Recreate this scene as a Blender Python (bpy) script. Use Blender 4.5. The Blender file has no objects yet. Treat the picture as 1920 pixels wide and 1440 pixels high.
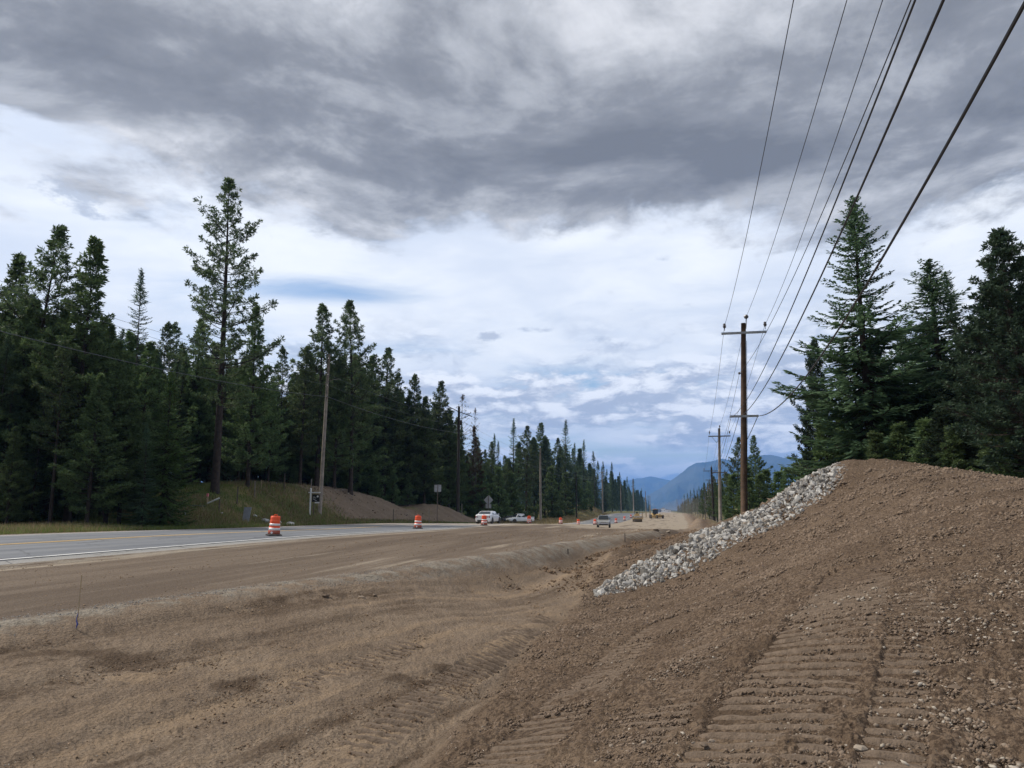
import bpy, math, random
import numpy as np
from mathutils import Vector

# ============================================================ camera
FPX = 1400.0                      # focal length in pixels of a 1920 px wide picture
YAW = math.radians(11.36)         # camera looks this far left of the road direction (+Y)
PITCH = math.radians(9.33)
SC = bpy.context.scene
COL = SC.collection
cam_data = bpy.data.cameras.new('camera')
cam_data.sensor_width = 36.0
cam_data.lens = 36.0 * FPX / 1920.0
cam_data.clip_start = 0.1
cam_data.clip_end = 60000.0
cam = bpy.data.objects.new('camera', cam_data)
COL.objects.link(cam)
cam.rotation_euler = (math.pi / 2 + PITCH, 0, YAW)
cam.location = (0, 0, 0)
SC.camera = cam
cam.location = (0, 0, 0)

# ============================================================ sky, sun, exposure
SUN_EL, SUN_AZ = math.radians(46), math.radians(-88)   # azimuth from +Y towards +X
SC.view_settings.view_transform = 'Standard'
SC.view_settings.look = 'None'
SC.view_settings.exposure = 0.42
SC.view_settings.gamma = 1.0
SC.view_settings.use_curve_mapping = False
SC.cycles.volume_bounces = 1
SC.cycles.max_bounces = 6
SC.cycles.use_denoising = True

class NT:
    """small helper to write node trees as expressions"""
    def __init__(s, tree):
        s.t = tree
        tree.nodes.clear()
    def n(s, kind, **kw):
        nd = s.t.nodes.new(kind)
        for k, v in kw.items():
            setattr(nd, k, v)
        return nd
    def put(s, sock, v):
        if isinstance(v, bpy.types.NodeSocket):
            s.t.links.new(v, sock)
        elif v is not None:
            try:
                sock.default_value = v
            except Exception:
                sock.default_value = (v[0], v[1], v[2], 1.0) if len(v) == 3 else v
    def m(s, op, a, b=None, c=None, clamp=False):
        nd = s.n('ShaderNodeMath', operation=op, use_clamp=clamp)
        s.put(nd.inputs[0], a)
        if b is not None: s.put(nd.inputs[1], b)
        if c is not None: s.put(nd.inputs[2], c)
        return nd.outputs[0]
    def v(s, op, a, b=None):
        nd = s.n('ShaderNodeVectorMath', operation=op)
        s.put(nd.inputs[0], a)
        if b is not None:
            s.put(nd.inputs[3] if op == 'SCALE' else nd.inputs[1], b)
        return nd.outputs[0]
    def mix(s, f, a, b):
        nd = s.n('ShaderNodeMix', data_type='RGBA')
        s.put(nd.inputs[0], f)
        s.put(nd.inputs[6], (*a, 1) if isinstance(a, tuple) and len(a) == 3 else a)
        s.put(nd.inputs[7], (*b, 1) if isinstance(b, tuple) and len(b) == 3 else b)
        return nd.outputs[2]
    def mixf(s, f, a, b):
        nd = s.n('ShaderNodeMix', data_type='FLOAT')
        s.put(nd.inputs[0], f); s.put(nd.inputs[2], a); s.put(nd.inputs[3], b)
        return nd.outputs[0]
    def ss(s, x, lo, hi, a=0.0, b=1.0):
        nd = s.n('ShaderNodeMapRange', interpolation_type='SMOOTHSTEP')
        s.put(nd.inputs[0], x); s.put(nd.inputs[1], lo); s.put(nd.inputs[2], hi)
        s.put(nd.inputs[3], a); s.put(nd.inputs[4], b)
        return nd.outputs[0]
    def noise(s, vec, scale, detail=4.0, rough=0.55, dist=0.0, out=0, lac=2.0):
        nd = s.n('ShaderNodeTexNoise')
        s.put(nd.inputs['Vector'], vec)
        nd.inputs['Scale'].default_value = scale
        nd.inputs['Detail'].default_value = detail
        nd.inputs['Roughness'].default_value = rough
        nd.inputs['Lacunarity'].default_value = lac
        nd.inputs['Distortion'].default_value = dist
        return nd.outputs[out]
    def voro(s, vec, scale, feature='F1', out='Distance', rnd=1.0):
        nd = s.n('ShaderNodeTexVoronoi', feature=feature)
        s.put(nd.inputs['Vector'], vec)
        nd.inputs['Scale'].default_value = scale
        nd.inputs['Randomness'].default_value = rnd
        return nd.outputs[out]
    def xyz(s, x, y, z):
        nd = s.n('ShaderNodeCombineXYZ')
        s.put(nd.inputs[0], x); s.put(nd.inputs[1], y); s.put(nd.inputs[2], z)
        return nd.outputs[0]
    def sep(s, vec):
        nd = s.n('ShaderNodeSeparateXYZ'); s.put(nd.inputs[0], vec)
        return nd.outputs
    def ramp(s, f, stops):
        nd = s.n('ShaderNodeValToRGB')
        cr = nd.color_ramp
        while len(cr.elements) < len(stops):
            cr.elements.new(0.5)
        for e, (p, c) in zip(cr.elements, stops):
            e.position = p; e.color = (*c, 1) if len(c) == 3 else c
        s.put(nd.inputs[0], f)
        return nd.outputs[0]

world = bpy.data.worlds.new('World')
SC.world = world
world.use_nodes = True
w = NT(world.node_tree)
sky = w.n('ShaderNodeTexSky', sky_type='NISHITA')
sky.sun_disc = False
sky.sun_elevation = SUN_EL
sky.sun_rotation = SUN_AZ
sky.air_density = 1.0; sky.dust_density = 0.6; sky.ozone_density = 1.5
D = w.n('ShaderNodeTexCoord').outputs['Generated']
dx, dy, dz = w.sep(D)
el = w.m('MULTIPLY', w.m('ARCSINE', dz), 57.2958)                     # elevation, degrees
az = w.m('MULTIPLY', w.m('ARCTAN2', dx, dy), 57.2958)                 # azimuth from the road, + to the right
zc = w.m('ADD', w.m('MAXIMUM', dz, 0.0), 0.10)
P = w.xyz(w.m('DIVIDE', dx, zc), w.m('DIVIDE', dy, zc), 0.0)
def blob(a0, e0, ra, re):
    a = w.m('DIVIDE', w.m('SUBTRACT', az, a0), ra)
    e = w.m('DIVIDE', w.m('SUBTRACT', el, e0), re)
    r2 = w.m('ADD', w.m('MULTIPLY', a, a), w.m('MULTIPLY', e, e))
    return w.m('EXPONENT', w.m('MULTIPLY', r2, -1.0))
def add(*xs):
    r = xs[0]
    for x in xs[1:]: r = w.m('ADD', r, x)
    return r
def mul(a, b): return w.m('MULTIPLY', a, b)
Pw = w.v('ADD', P, w.v('SCALE', w.noise(P, 1.3, 3, 0.5, out=1), 0.35))
# --- high thin veil with a few blue openings
veil_n = w.noise(w.v('MULTIPLY', Pw, (1.0, 1.9, 1.0)), 0.75, 6, 0.6, 0.4)
blue_open = add(mul(blob(-25.0, 16.0, 8.0, 1.1), 0.24), mul(blob(-34.0, 14.0, 9.0, 3.0), 0.12), mul(blob(-3.5, 9.4, 7.0, 0.7), 0.40), mul(blob(-37.0, 20.0, 7, 3.0), 0.16),
                mul(blob(-14.0, 10.5, 6.0, 1.2), 0.10), mul(w.ss(el, 7.5, 2.5), 0.22))
veil = w.ss(w.m('SUBTRACT', veil_n, blue_open), 0.06, 0.50)
veil_col0 = w.mix(w.ss(w.noise(Pw, 1.1, 5, 0.6), 0.35, 0.68), (0.66, 0.71, 0.80), (0.88, 0.90, 0.92))
veil_col = w.mix(w.ss(el, 7.0, 1.0), veil_col0, (0.52, 0.61, 0.80))
# --- low far cumulus, flattened towards the horizon
Pl = w.xyz(mul(az, 0.11), mul(w.m('POWER', w.m('MAXIMUM', el, 0.0), 0.85), 0.46), 3.0)
Plw = w.v('ADD', Pl, w.v('SCALE', w.noise(Pl, 1.6, 3, 0.5, out=1), 0.30))
lo1 = w.noise(Plw, 1.45, 6, 0.60)
lo2 = w.noise(w.v('ADD', Plw, (0.05, 0.16, 0.0)), 1.45, 6, 0.60)
low_mask = mul(w.ss(add(lo1, mul(w.ss(el, 13.5, 7.0), 0.14), mul(w.ss(az, -5.0, 14.0), 0.10), mul(blob(12.0, 13.0, 9.0, 4.0), 0.12)), 0.52, 0.66), w.ss(el, 16.0, 9.5))
low_rel = w.ss(w.m('SUBTRACT', lo1, lo2), -0.07, 0.10)
low_col = w.mix(low_rel, (0.42, 0.465, 0.56), (0.86, 0.88, 0.92))
low_col = w.mix(w.ss(el, 6.0, 1.0), low_col, w.mix(low_rel, (0.33, 0.42, 0.60), (0.74, 0.79, 0.90)))
# --- small detached grey puffs
pf = w.noise(w.xyz(mul(az, 0.30), mul(el, 0.55), 7.0), 1.3, 6, 0.62)
puffs = add(mul(blob(-43.0, 20.6, 3.0, 1.7), 0.62), mul(blob(-13.0, 12.9, 1.4, 0.5), 0.42), mul(blob(-9.5, 13.4, 1.7, 0.5), 0.46), mul(blob(-3.6, 12.6, 2.4, 0.7), 0.44),
            mul(blob(-16.2, 11.2, 1.0, 0.5), 0.42), mul(blob(-2.5, 10.6, 4.4, 0.8), 0.42), mul(blob(-2.0, 14.8, 1.2, 0.4), 0.32), mul(blob(2.5, 14.8, 1.2, 0.4), 0.3), mul(blob(0.0, 18.6, 1.8, 0.8), 0.28))
puff_m = w.ss(add(puffs, mul(w.m('SUBTRACT', pf, 0.5), 1.3)), 0.30, 0.56)
# --- the dark cloud bank overhead
Pb = w.v('ADD', P, w.v('SCALE', w.noise(P, 1.6, 3, 0.5, out=1), 0.22))
bk1 = w.noise(Pb, 1.35, 9, 0.60, 0.2)
bk2 = w.noise(w.v('ADD', Pb, (0.02, 0.11, 0.0)), 1.35, 9, 0.60, 0.2)
big = w.noise(w.v('ADD', P, (4.3, 1.7, 0.0)), 0.75, 2, 0.5)
edge_n = mul(w.m('SUBTRACT', w.noise(w.v('MULTIPLY', Pb, (1.0, 0.8, 1.0)), 2.3, 7, 0.60), 0.5), 17.0)
gap = add(mul(blob(-47.0, 23.6, 10.0, 1.8), 4.0), mul(w.ss(az, 0.0, 16.0), -2.2))
bank = w.ss(w.m('SUBTRACT', add(el, edge_n), gap), 19.6, 22.2)
relief = w.ss(w.m('SUBTRACT', bk1, bk2), -0.13, 0.15)
dens = w.ss(bk1, 0.32, 0.68)
light = add(mul(relief, 0.58), mul(w.m('SUBTRACT', 1.0, dens), 0.16), mul(w.ss(big, 0.62, 0.36), 0.16),
            mul(w.ss(el, 31.5, 38.0), 0.20), mul(blob(-42.0, 24.8, 14.0, 2.6), 0.34), mul(w.ss(el, 24.6, 20.6), 0.26), mul(blob(4.0, 33.5, 14.0, 3.2), 0.24), mul(blob(-40.0, 36.0, 9.0, 3.0), 0.06),
            mul(blob(-16.0, 28.2, 24.0, 3.2), -0.16), mul(blob(20.0, 23.5, 14.0, 3.5), -0.24), mul(blob(2.0, 25.0, 12.0, 2.5), -0.08), mul(blob(-42.0, 31.0, 9.0, 4.0), -0.08), -0.07)
bank_col = w.ramp(light, [(0.0, (0.155, 0.162, 0.178)), (0.30, (0.235, 0.244, 0.265)), (0.60, (0.42, 0.432, 0.46)), (0.85, (0.645, 0.655, 0.685)), (1.0, (0.80, 0.82, 0.86))])
cc = w.mix(low_mask, veil_col, low_col)
cc = w.mix(mul(puff_m, 0.75), cc, (0.37, 0.42, 0.52))
cc = w.mix(bank, cc, bank_col)
cov = w.m('MAXIMUM', w.ss(el, 4.5, 1.5), w.m('MAXIMUM', w.m('MAXIMUM', mul(veil, 0.92), low_mask), w.m('MAXIMUM', puff_m, bank)))
below = w.ss(el, 0.0, -1.0)
bgS = w.n('ShaderNodeBackground'); w.put(bgS.inputs[0], sky.outputs[0]); bgS.inputs[1].default_value = 0.11
bgC = w.n('ShaderNodeBackground'); w.put(bgC.inputs[0], cc); bgC.inputs[1].default_value = 1.0
mx = w.n('ShaderNodeMixShader'); w.put(mx.inputs[0], cov)
w.t.links.new(bgS.outputs[0], mx.inputs[1]); w.t.links.new(bgC.outputs[0], mx.inputs[2])
world.cycles.sampling_method = 'MANUAL'; world.cycles.sample_map_resolution = 512
wo = w.n('ShaderNodeOutputWorld'); w.t.links.new(mx.outputs[0], wo.inputs[0])

sun_d = bpy.data.lights.new('sun', 'SUN')
sun_d.energy = 3.0
sun_d.angle = math.radians(10)
sun_d.color = (1.0, 0.93, 0.83)
sun = bpy.data.objects.new('sun', sun_d)
COL.objects.link(sun)
_s = Vector((math.sin(SUN_AZ) * math.cos(SUN_EL), math.cos(SUN_AZ) * math.cos(SUN_EL), math.sin(SUN_EL)))
sun.rotation_euler = _s.to_track_quat('Z', 'Y').to_euler()
sun.location = _s * 100

# ============================================================ helpers
rng = np.random.default_rng(7)
random.seed(7)

def ray(px, py):
    """world direction through a pixel of the 1920x1440 photograph"""
    cx, cz = (px - 960.0), -(py - 720.0)
    f = FPX * math.cos(PITCH) - cz * math.sin(PITCH)
    z = FPX * math.sin(PITCH) + cz * math.cos(PITCH)
    x = cx * math.cos(YAW) - f * math.sin(YAW)
    y = cx * math.sin(YAW) + f * math.cos(YAW)
    return np.array((x, y, z))
def PT(px, py, y):
    r = ray(px, py)
    return r * (y / r[1])

def smooth(a, b, x):
    t = np.clip((np.asarray(x, float) - a) / (b - a), 0, 1)
    return t * t * (3 - 2 * t)

def _h(ix, iy, seed):
    v = (ix.astype(np.int64) * 374761393 + iy.astype(np.int64) * 668265263 + seed * 2147483647) & 0xFFFFFFFF
    v = ((v ^ (v >> 13)) * 1274126177) & 0xFFFFFFFF
    return ((v ^ (v >> 16)) & 0xFFFF) / 65535.0
def vn(x, y, seed=0):
    x = np.asarray(x, float); y = np.asarray(y, float)
    ix = np.floor(x); iy = np.floor(y); fx = x - ix; fy = y - iy
    fx = fx * fx * fx * (fx * (fx * 6 - 15) + 10); fy = fy * fy * fy * (fy * (fy * 6 - 15) + 10)
    a = _h(ix, iy, seed); b = _h(ix + 1, iy, seed); c = _h(ix, iy + 1, seed); d = _h(ix + 1, iy + 1, seed)
    return (a + (b - a) * fx) * (1 - fy) + (c + (d - c) * fx) * fy - 0.5
def fbm(x, y, seed=0, octs=4, gain=0.5):
    s = 0; amp = 1.0; c, sn = math.cos(0.6), math.sin(0.6)
    for i in range(octs):
        s = s + amp * vn(x, y, seed + i * 13)
        x, y = (x * c - y * sn) * 2.03 + 7.1, (x * sn + y * c) * 2.03 + 3.3
        amp *= gain
    return s

class MB:
    def __init__(s):
        s.V = []; s.F = []; s.n = 0
    def add(s, v, f):
        v = np.asarray(v, float).reshape(-1, 3)
        s.V.append(v); s.F += [tuple(int(i) + s.n for i in q) for q in f]; s.n += len(v)
        return s
    def box(s, c, size, rot=0.0, taper=1.0, axis=None):
        sx, sy, sz = [q / 2 for q in size]
        v = np.array([(i * sx * (taper if k > 0 else 1), j * sy * (taper if k > 0 else 1), k * sz) for k in (-1, 1) for j in (-1, 1) for i in (-1, 1)])
        if axis is not None:      # (angle, 'X'/'Y') tilt about the centre first
            a, ax = axis; ca, sa = math.cos(a), math.sin(a)
            if ax == 'X': v = np.stack([v[:, 0], v[:, 1] * ca - v[:, 2] * sa, v[:, 1] * sa + v[:, 2] * ca], 1)
            else: v = np.stack([v[:, 0] * ca + v[:, 2] * sa, v[:, 1], -v[:, 0] * sa + v[:, 2] * ca], 1)
        ca, sa = math.cos(rot), math.sin(rot)
        v = np.stack([v[:, 0] * ca - v[:, 1] * sa, v[:, 0] * sa + v[:, 1] * ca, v[:, 2]], 1) + np.array(c)
        return s.add(v, [(0, 2, 3, 1), (4, 5, 7, 6), (0, 1, 5, 4), (2, 6, 7, 3), (0, 4, 6, 2), (1, 3, 7, 5)])
    def tube(s, pts, r, n=6, cap=True):
        pts = np.asarray(pts, float); m = len(pts)
        rr = np.broadcast_to(np.asarray(r, float), (m,))
        d = np.gradient(pts, axis=0); d /= np.linalg.norm(d, axis=1, keepdims=True) + 1e-9
        up = np.where(np.abs(d[:, 2:3]) > 0.9, np.array([[1.0, 0, 0]]), np.array([[0, 0, 1.0]]))
        a = np.cross(d, up); a /= np.linalg.norm(a, axis=1, keepdims=True) + 1e-9
        b = np.cross(d, a)
        t = np.arange(n) * 2 * math.pi / n
        V = pts[:, None] + rr[:, None, None] * (np.cos(t)[None, :, None] * a[:, None] + np.sin(t)[None, :, None] * b[:, None])
        F = [(i * n + j, i * n + (j + 1) % n, (i + 1) * n + (j + 1) % n, (i + 1) * n + j) for i in range(m - 1) for j in range(n)]
        if cap: F += [tuple(range(n)), tuple((m - 1) * n + j for j in reversed(range(n)))]
        return s.add(V.reshape(-1, 3), F)
    def lathe(s, prof, n=20, c=(0, 0, 0), axis='Z'):
        V = []
        for r, z in prof:
            for j in range(n):
                a = j * 2 * math.pi / n
                p = (r * math.cos(a), r * math.sin(a), z)
                if axis == 'X': p = (p[2], p[0], p[1])
                if axis == 'Y': p = (p[0], p[2], p[1])
                V.append((p[0] + c[0], p[1] + c[1], p[2] + c[2]))
        m = len(prof)
        F = [(i * n + j, i * n + (j + 1) % n, (i + 1) * n + (j + 1) % n, (i + 1) * n + j) for i in range(m - 1) for j in range(n)]
        F += [tuple(reversed(range(n))), tuple((m - 1) * n + j for j in range(n))]
        return s.add(V, F)
    def quad(s, a, b, c, d): return s.add([a, b, c, d], [(0, 1, 2, 3)])
    def prism(s, poly, y0, y1, plane='XZ', inset=None):
        """polygon (u,z) swept along the other horizontal axis"""
        k = len(poly); V = []
        for t in (y0, y1):
            for u, z in poly: V.append((u, t, z) if plane == 'XZ' else (t, u, z))
        F = [tuple(range(k)), tuple(reversed(range(k, 2 * k)))] + [(i, (i + 1) % k, k + (i + 1) % k, k + i) for i in range(k)]
        return s.add(V, F)
    def mesh(s, name, mat, smooth_=False):
        me = bpy.data.meshes.new(name)
        v = np.concatenate(s.V)
        me.from_pydata(v.tolist(), [], s.F)
        if mat: me.materials.append(mat)
        if smooth_: me.polygons.foreach_set('use_smooth', [True] * len(me.polygons))
        me.update()
        return me
    def build(s, name, mat, parent=None, smooth_=False, loc=None):
        o = bpy.data.objects.new(name, s.mesh(name, mat, smooth_))
        COL.objects.link(o)
        if parent: o.parent = parent
        if loc is not None: o.location = loc
        return o

def tri_mesh(name, V, mat, mats=None, midx=None, attrs=None):
    """fast mesh of loose triangles, V = (n,3,3)"""
    n = len(V); me = bpy.data.meshes.new(name)
    me.vertices.add(n * 3); me.vertices.foreach_set('co', V.reshape(-1).astype(np.float32))
    me.loops.add(n * 3); me.loops.foreach_set('vertex_index', np.arange(n * 3, dtype=np.int32))
    me.polygons.add(n); me.polygons.foreach_set('loop_start', np.arange(0, n * 3, 3, dtype=np.int32))
    if mat: me.materials.append(mat)
    me.update(calc_edges=True)
    return me

def quad_mesh(name, V, Q, mat, smooth_=True):
    me = bpy.data.meshes.new(name)
    n = len(Q)
    me.vertices.add(len(V)); me.vertices.foreach_set('co', V.reshape(-1).astype(np.float32))
    me.loops.add(n * 4); me.loops.foreach_set('vertex_index', Q.reshape(-1).astype(np.int32))
    me.polygons.add(n); me.polygons.foreach_set('loop_start', np.arange(0, n * 4, 4, dtype=np.int32))
    if smooth_: me.polygons.foreach_set('use_smooth', np.ones(n, dtype=bool))
    if mat: me.materials.append(mat)
    me.update(calc_edges=True)
    return me

def tag(o, label=None, cat=None, group=None, kind=None):
    if label: o['label'] = label
    if cat: o['category'] = cat
    if group: o['group'] = group
    if kind: o['kind'] = kind
    return o
def link(name, me, parent=None, loc=None):
    o = bpy.data.objects.new(name, me); COL.objects.link(o)
    if parent: o.parent = parent
    if loc is not None: o.location = loc
    return o
def empty(name, loc, rz=0.0, label=None, cat=None, group=None):
    o = bpy.data.objects.new(name, None); COL.objects.link(o)
    o.location = loc; o.rotation_euler = (0, 0, rz); o.empty_display_size = 0.2
    return tag(o, label, cat, group)
def copy_tree(o, parent=None):
    c = o.copy(); COL.objects.link(c); c.parent = parent
    for ch in list(o.children): copy_tree(ch, c)
    return c

# ============================================================ materials
def mat(name, col, rough=0.8, metal=0.0, var=0.0, vscale=4.0, bump=0.0, bscale=30.0, coat=0.0, spec=0.5, dirt=0.0):
    m = bpy.data.materials.new(name); m.use_nodes = True
    t = NT(m.node_tree)
    bs = t.n('ShaderNodeBsdfPrincipled'); out = t.n('ShaderNodeOutputMaterial')
    t.t.links.new(bs.outputs[0], out.inputs[0])
    co = t.n('ShaderNodeTexCoord').outputs['Object']
    c = (*col, 1)
    if var > 0:
        n = t.noise(co, vscale, 5, 0.6)
        c = t.mix(t.ss(n, 0.3, 0.7), tuple(q * (1 - var) for q in col), tuple(min(1, q * (1 + var)) for q in col))
    if dirt > 0:
        n = t.noise(co, vscale * 0.7, 6, 0.65)
        c = t.mix(t.m('MULTIPLY', t.ss(n, 0.42, 0.68), dirt), c, (0.26, 0.21, 0.16))
    t.put(bs.inputs['Base Color'], c)
    bs.inputs['Roughness'].default_value = rough
    bs.inputs['Metallic'].default_value = metal
    bs.inputs['Specular IOR Level'].default_value = spec
    if coat: bs.inputs['Coat Weight'].default_value = coat
    if bump > 0:
        b = t.n('ShaderNodeBump'); b.inputs['Strength'].default_value = bump; b.inputs['Distance'].default_value = 0.02
        t.put(b.inputs['Height'], t.noise(co, bscale, 4, 0.6)); t.t.links.new(b.outputs[0], bs.inputs['Normal'])
    return m

def foliage_mat(name, dark, mid, light, scale=0.55):
    m = bpy.data.materials.new(name); m.use_nodes = True
    t = NT(m.node_tree)
    out = t.n('ShaderNodeOutputMaterial')
    geo = t.n('ShaderNodeNewGeometry'); oi = t.n('ShaderNodeObjectInfo')
    co = t.n('ShaderNodeTexCoord').outputs['Object']
    f = t.m('ADD', t.m('MULTIPLY', t.noise(co, scale, 3, 0.6), 0.75), t.m('MULTIPLY', geo.outputs['Random Per Island'], 0.35))
    c = t.ramp(f, [(0.25, dark), (0.55, mid), (0.85, light)])
    hs = t.n('ShaderNodeHueSaturation'); t.put(hs.inputs['Color'], c)
    t.put(hs.inputs['Value'], t.m('ADD', 0.75, t.m('MULTIPLY', oi.outputs['Random'], 0.5)))
    t.put(hs.inputs['Hue'], t.m('ADD', 0.49, t.m('MULTIPLY', oi.outputs['Random'], 0.02)))
    bs = t.n('ShaderNodeBsdfPrincipled'); t.put(bs.inputs['Base Color'], hs.outputs[0])
    bs.inputs['Roughness'].default_value = 0.6; bs.inputs['Specular IOR Level'].default_value = 0.25
    tr = t.n('ShaderNodeBsdfTranslucent'); t.put(tr.inputs[0], hs.outputs[0])
    mx = t.n('ShaderNodeMixShader'); mx.inputs[0].default_value = 0.35
    t.t.links.new(bs.outputs[0], mx.inputs[1]); t.t.links.new(tr.outputs[0], mx.inputs[2])
    t.t.links.new(mx.outputs[0], out.inputs[0])
    return m

M = {}
M['needle_dark'] = foliage_mat('needle_dark', (0.044, 0.072, 0.034), (0.103, 0.151, 0.068), (0.206, 0.263, 0.112))
M['needle_mid'] = foliage_mat('needle_mid', (0.049, 0.084, 0.037), (0.118, 0.178, 0.072), (0.227, 0.297, 0.120))
M['needle_fir'] = foliage_mat('needle_fir', (0.041, 0.076, 0.044), (0.090, 0.147, 0.081), (0.172, 0.247, 0.127))
M['needle_bright'] = foliage_mat('needle_bright', (0.040, 0.078, 0.026), (0.090, 0.150, 0.044), (0.175, 0.250, 0.080))
M['needle_brown'] = foliage_mat('needle_brown', (0.045, 0.040, 0.024), (0.110, 0.080, 0.045), (0.200, 0.125, 0.065))
M['needle_deep'] = foliage_mat('needle_deep', (0.020, 0.036, 0.022), (0.042, 0.070, 0.042), (0.088, 0.125, 0.070))
M['needle_far'] = foliage_mat('needle_far', (0.034, 0.057, 0.037), (0.074, 0.115, 0.069), (0.132, 0.178, 0.103))
M['leaf'] = foliage_mat('leaf', (0.030, 0.055, 0.016), (0.060, 0.100, 0.028), (0.115, 0.160, 0.055))
M['bare'] = mat('bare_twigs', (0.16, 0.145, 0.13), 0.9, var=0.3)
M['bark'] = mat('bark', (0.040, 0.029, 0.023), 0.95, var=0.45, vscale=3, bump=0.6, bscale=12)
M['bark_grey'] = mat('bark_grey', (0.13, 0.12, 0.11), 0.95, var=0.35, vscale=3, bump=0.5)
M['pole_brown'] = mat('pole_brown', (0.085, 0.050, 0.028), 0.85, var=0.35, vscale=2.2, bump=0.3, bscale=14)
M['pole_grey'] = mat('pole_grey', (0.24, 0.205, 0.17), 0.9, var=0.25, vscale=2, bump=0.3, bscale=14)
M['pole_dark'] = mat('pole_dark', (0.030, 0.024, 0.020), 0.9, var=0.3, vscale=2)
M['arm_wood'] = mat('arm_wood', (0.30, 0.31, 0.31), 0.85, var=0.2, vscale=5)
M['arm_grey'] = mat('arm_grey', (0.12, 0.12, 0.12), 0.85, var=0.2, vscale=5)
M['wire'] = mat('wire', (0.035, 0.036, 0.040), 0.6)
M['wire_alu'] = mat('wire_aluminium', (0.13, 0.14, 0.16), 0.5, 0.4)
M['insulator'] = mat('insulator', (0.10, 0.09, 0.09), 0.25)
M['orange'] = mat('orange_plastic', (0.90, 0.095, 0.018), 0.45, var=0.08, dirt=0.12, vscale=6)
M['orange_dirty'] = mat('orange_dirty', (0.44, 0.075, 0.035), 0.7, var=0.2, dirt=0.35, vscale=6)
M['reflect'] = mat('reflective_white', (0.82, 0.80, 0.78), 0.35, var=0.06, dirt=0.15, vscale=6)
M['rubber'] = mat('rubber', (0.030, 0.028, 0.028), 0.9, dirt=0.4, vscale=5)
M['white_paint'] = mat('white_car_paint', (0.80, 0.81, 0.82), 0.25, coat=0.6, var=0.03)
M['silver_paint'] = mat('champagne_car_paint', (0.33, 0.33, 0.31), 0.35, 0.35, coat=0.5, dirt=0.25, vscale=3)
M['dark_paint'] = mat('dark_car_paint', (0.020, 0.026, 0.034), 0.25, coat=0.5)
M['glass'] = mat('car_glass', (0.018, 0.024, 0.028), 0.08)
M['black'] = mat('black_trim', (0.015, 0.015, 0.016), 0.55)
M['chrome'] = mat('chrome', (0.55, 0.56, 0.58), 0.2, 0.9)
M['lamp'] = mat('lamp_lens', (0.70, 0.72, 0.74), 0.1)
M['tail'] = mat('tail_lens', (0.30, 0.02, 0.02), 0.2)
M['rim'] = mat('wheel_rim', (0.35, 0.35, 0.36), 0.35, 0.7)
M['yellow'] = mat('machine_yellow', (0.52, 0.36, 0.15), 0.55, var=0.15, dirt=0.45, vscale=1.5)
M['steel'] = mat('dusty_steel', (0.17, 0.15, 0.13), 0.6, 0.3, dirt=0.6, vscale=1.5)
M['sign_back'] = mat('sign_back', (0.36, 0.37, 0.38), 0.5, 0.35, var=0.15, vscale=3)
M['sign_post'] = mat('sign_post', (0.13, 0.10, 0.08), 0.8)
M['white_wood'] = mat('white_wood', (0.74, 0.74, 0.72), 0.6, var=0.05)
M['stake'] = mat('stake_wood', (0.42, 0.32, 0.20), 0.85, var=0.15)
M['flag_blue'] = mat('flag_blue', (0.03, 0.06, 0.30), 0.7)
M['flag_pink'] = mat('flag_pink', (0.75, 0.22, 0.25), 0.7)
M['galv'] = mat('galvanised', (0.27, 0.29, 0.33), 0.5, 0.2, var=0.12, vscale=3)
M['gate'] = mat('gate_green', (0.035, 0.06, 0.035), 0.5)
M['fpost'] = mat('fence_post', (0.12, 0.10, 0.08), 0.9, var=0.3)
M['boulder'] = mat('white_boulder', (0.55, 0.54, 0.52), 0.9, var=0.25, vscale=3, bump=0.5, bscale=8)
M['driveway'] = mat('driveway_asphalt', (0.055, 0.057, 0.065), 0.9, var=0.2, vscale=1)
M['panel'] = mat('sign_panel', (0.012, 0.012, 0.014), 0.4)

# riprap rock
def rock_mat():
    m = bpy.data.materials.new('riprap_rock'); m.use_nodes = True
    t = NT(m.node_tree); bs = t.n('ShaderNodeBsdfPrincipled'); out = t.n('ShaderNodeOutputMaterial')
    t.t.links.new(bs.outputs[0], out.inputs[0])
    co = t.n('ShaderNodeTexCoord').outputs['Object']; geo = t.n('ShaderNodeNewGeometry'); oi = t.n('ShaderNodeObjectInfo')
    r = t.m('FRACT', t.m('ADD', geo.outputs['Random Per Island'], oi.outputs['Random']))
    c = t.ramp(r, [(0.0, (0.12, 0.11, 0.095)), (0.25, (0.27, 0.255, 0.23)), (0.6, (0.41, 0.395, 0.365)), (0.9, (0.58, 0.565, 0.525)), (1.0, (0.34, 0.27, 0.20))])
    c = t.mix(t.m('MULTIPLY', t.ss(t.noise(co, 9, 6, 0.65), 0.42, 0.7), 0.5), c, (0.22, 0.20, 0.18))
    t.put(bs.inputs['Base Color'], c); bs.inputs['Roughness'].default_value = 0.9; bs.inputs['Specular IOR Level'].default_value = 0.2
    b = t.n('ShaderNodeBump'); b.inputs['Strength'].default_value = 0.6; b.inputs['Distance'].default_value = 0.02
    t.put(b.inputs['Height'], t.noise(co, 22, 5, 0.6)); t.t.links.new(b.outputs[0], bs.inputs['Normal'])
    return m
M['riprap'] = rock_mat()
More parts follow.
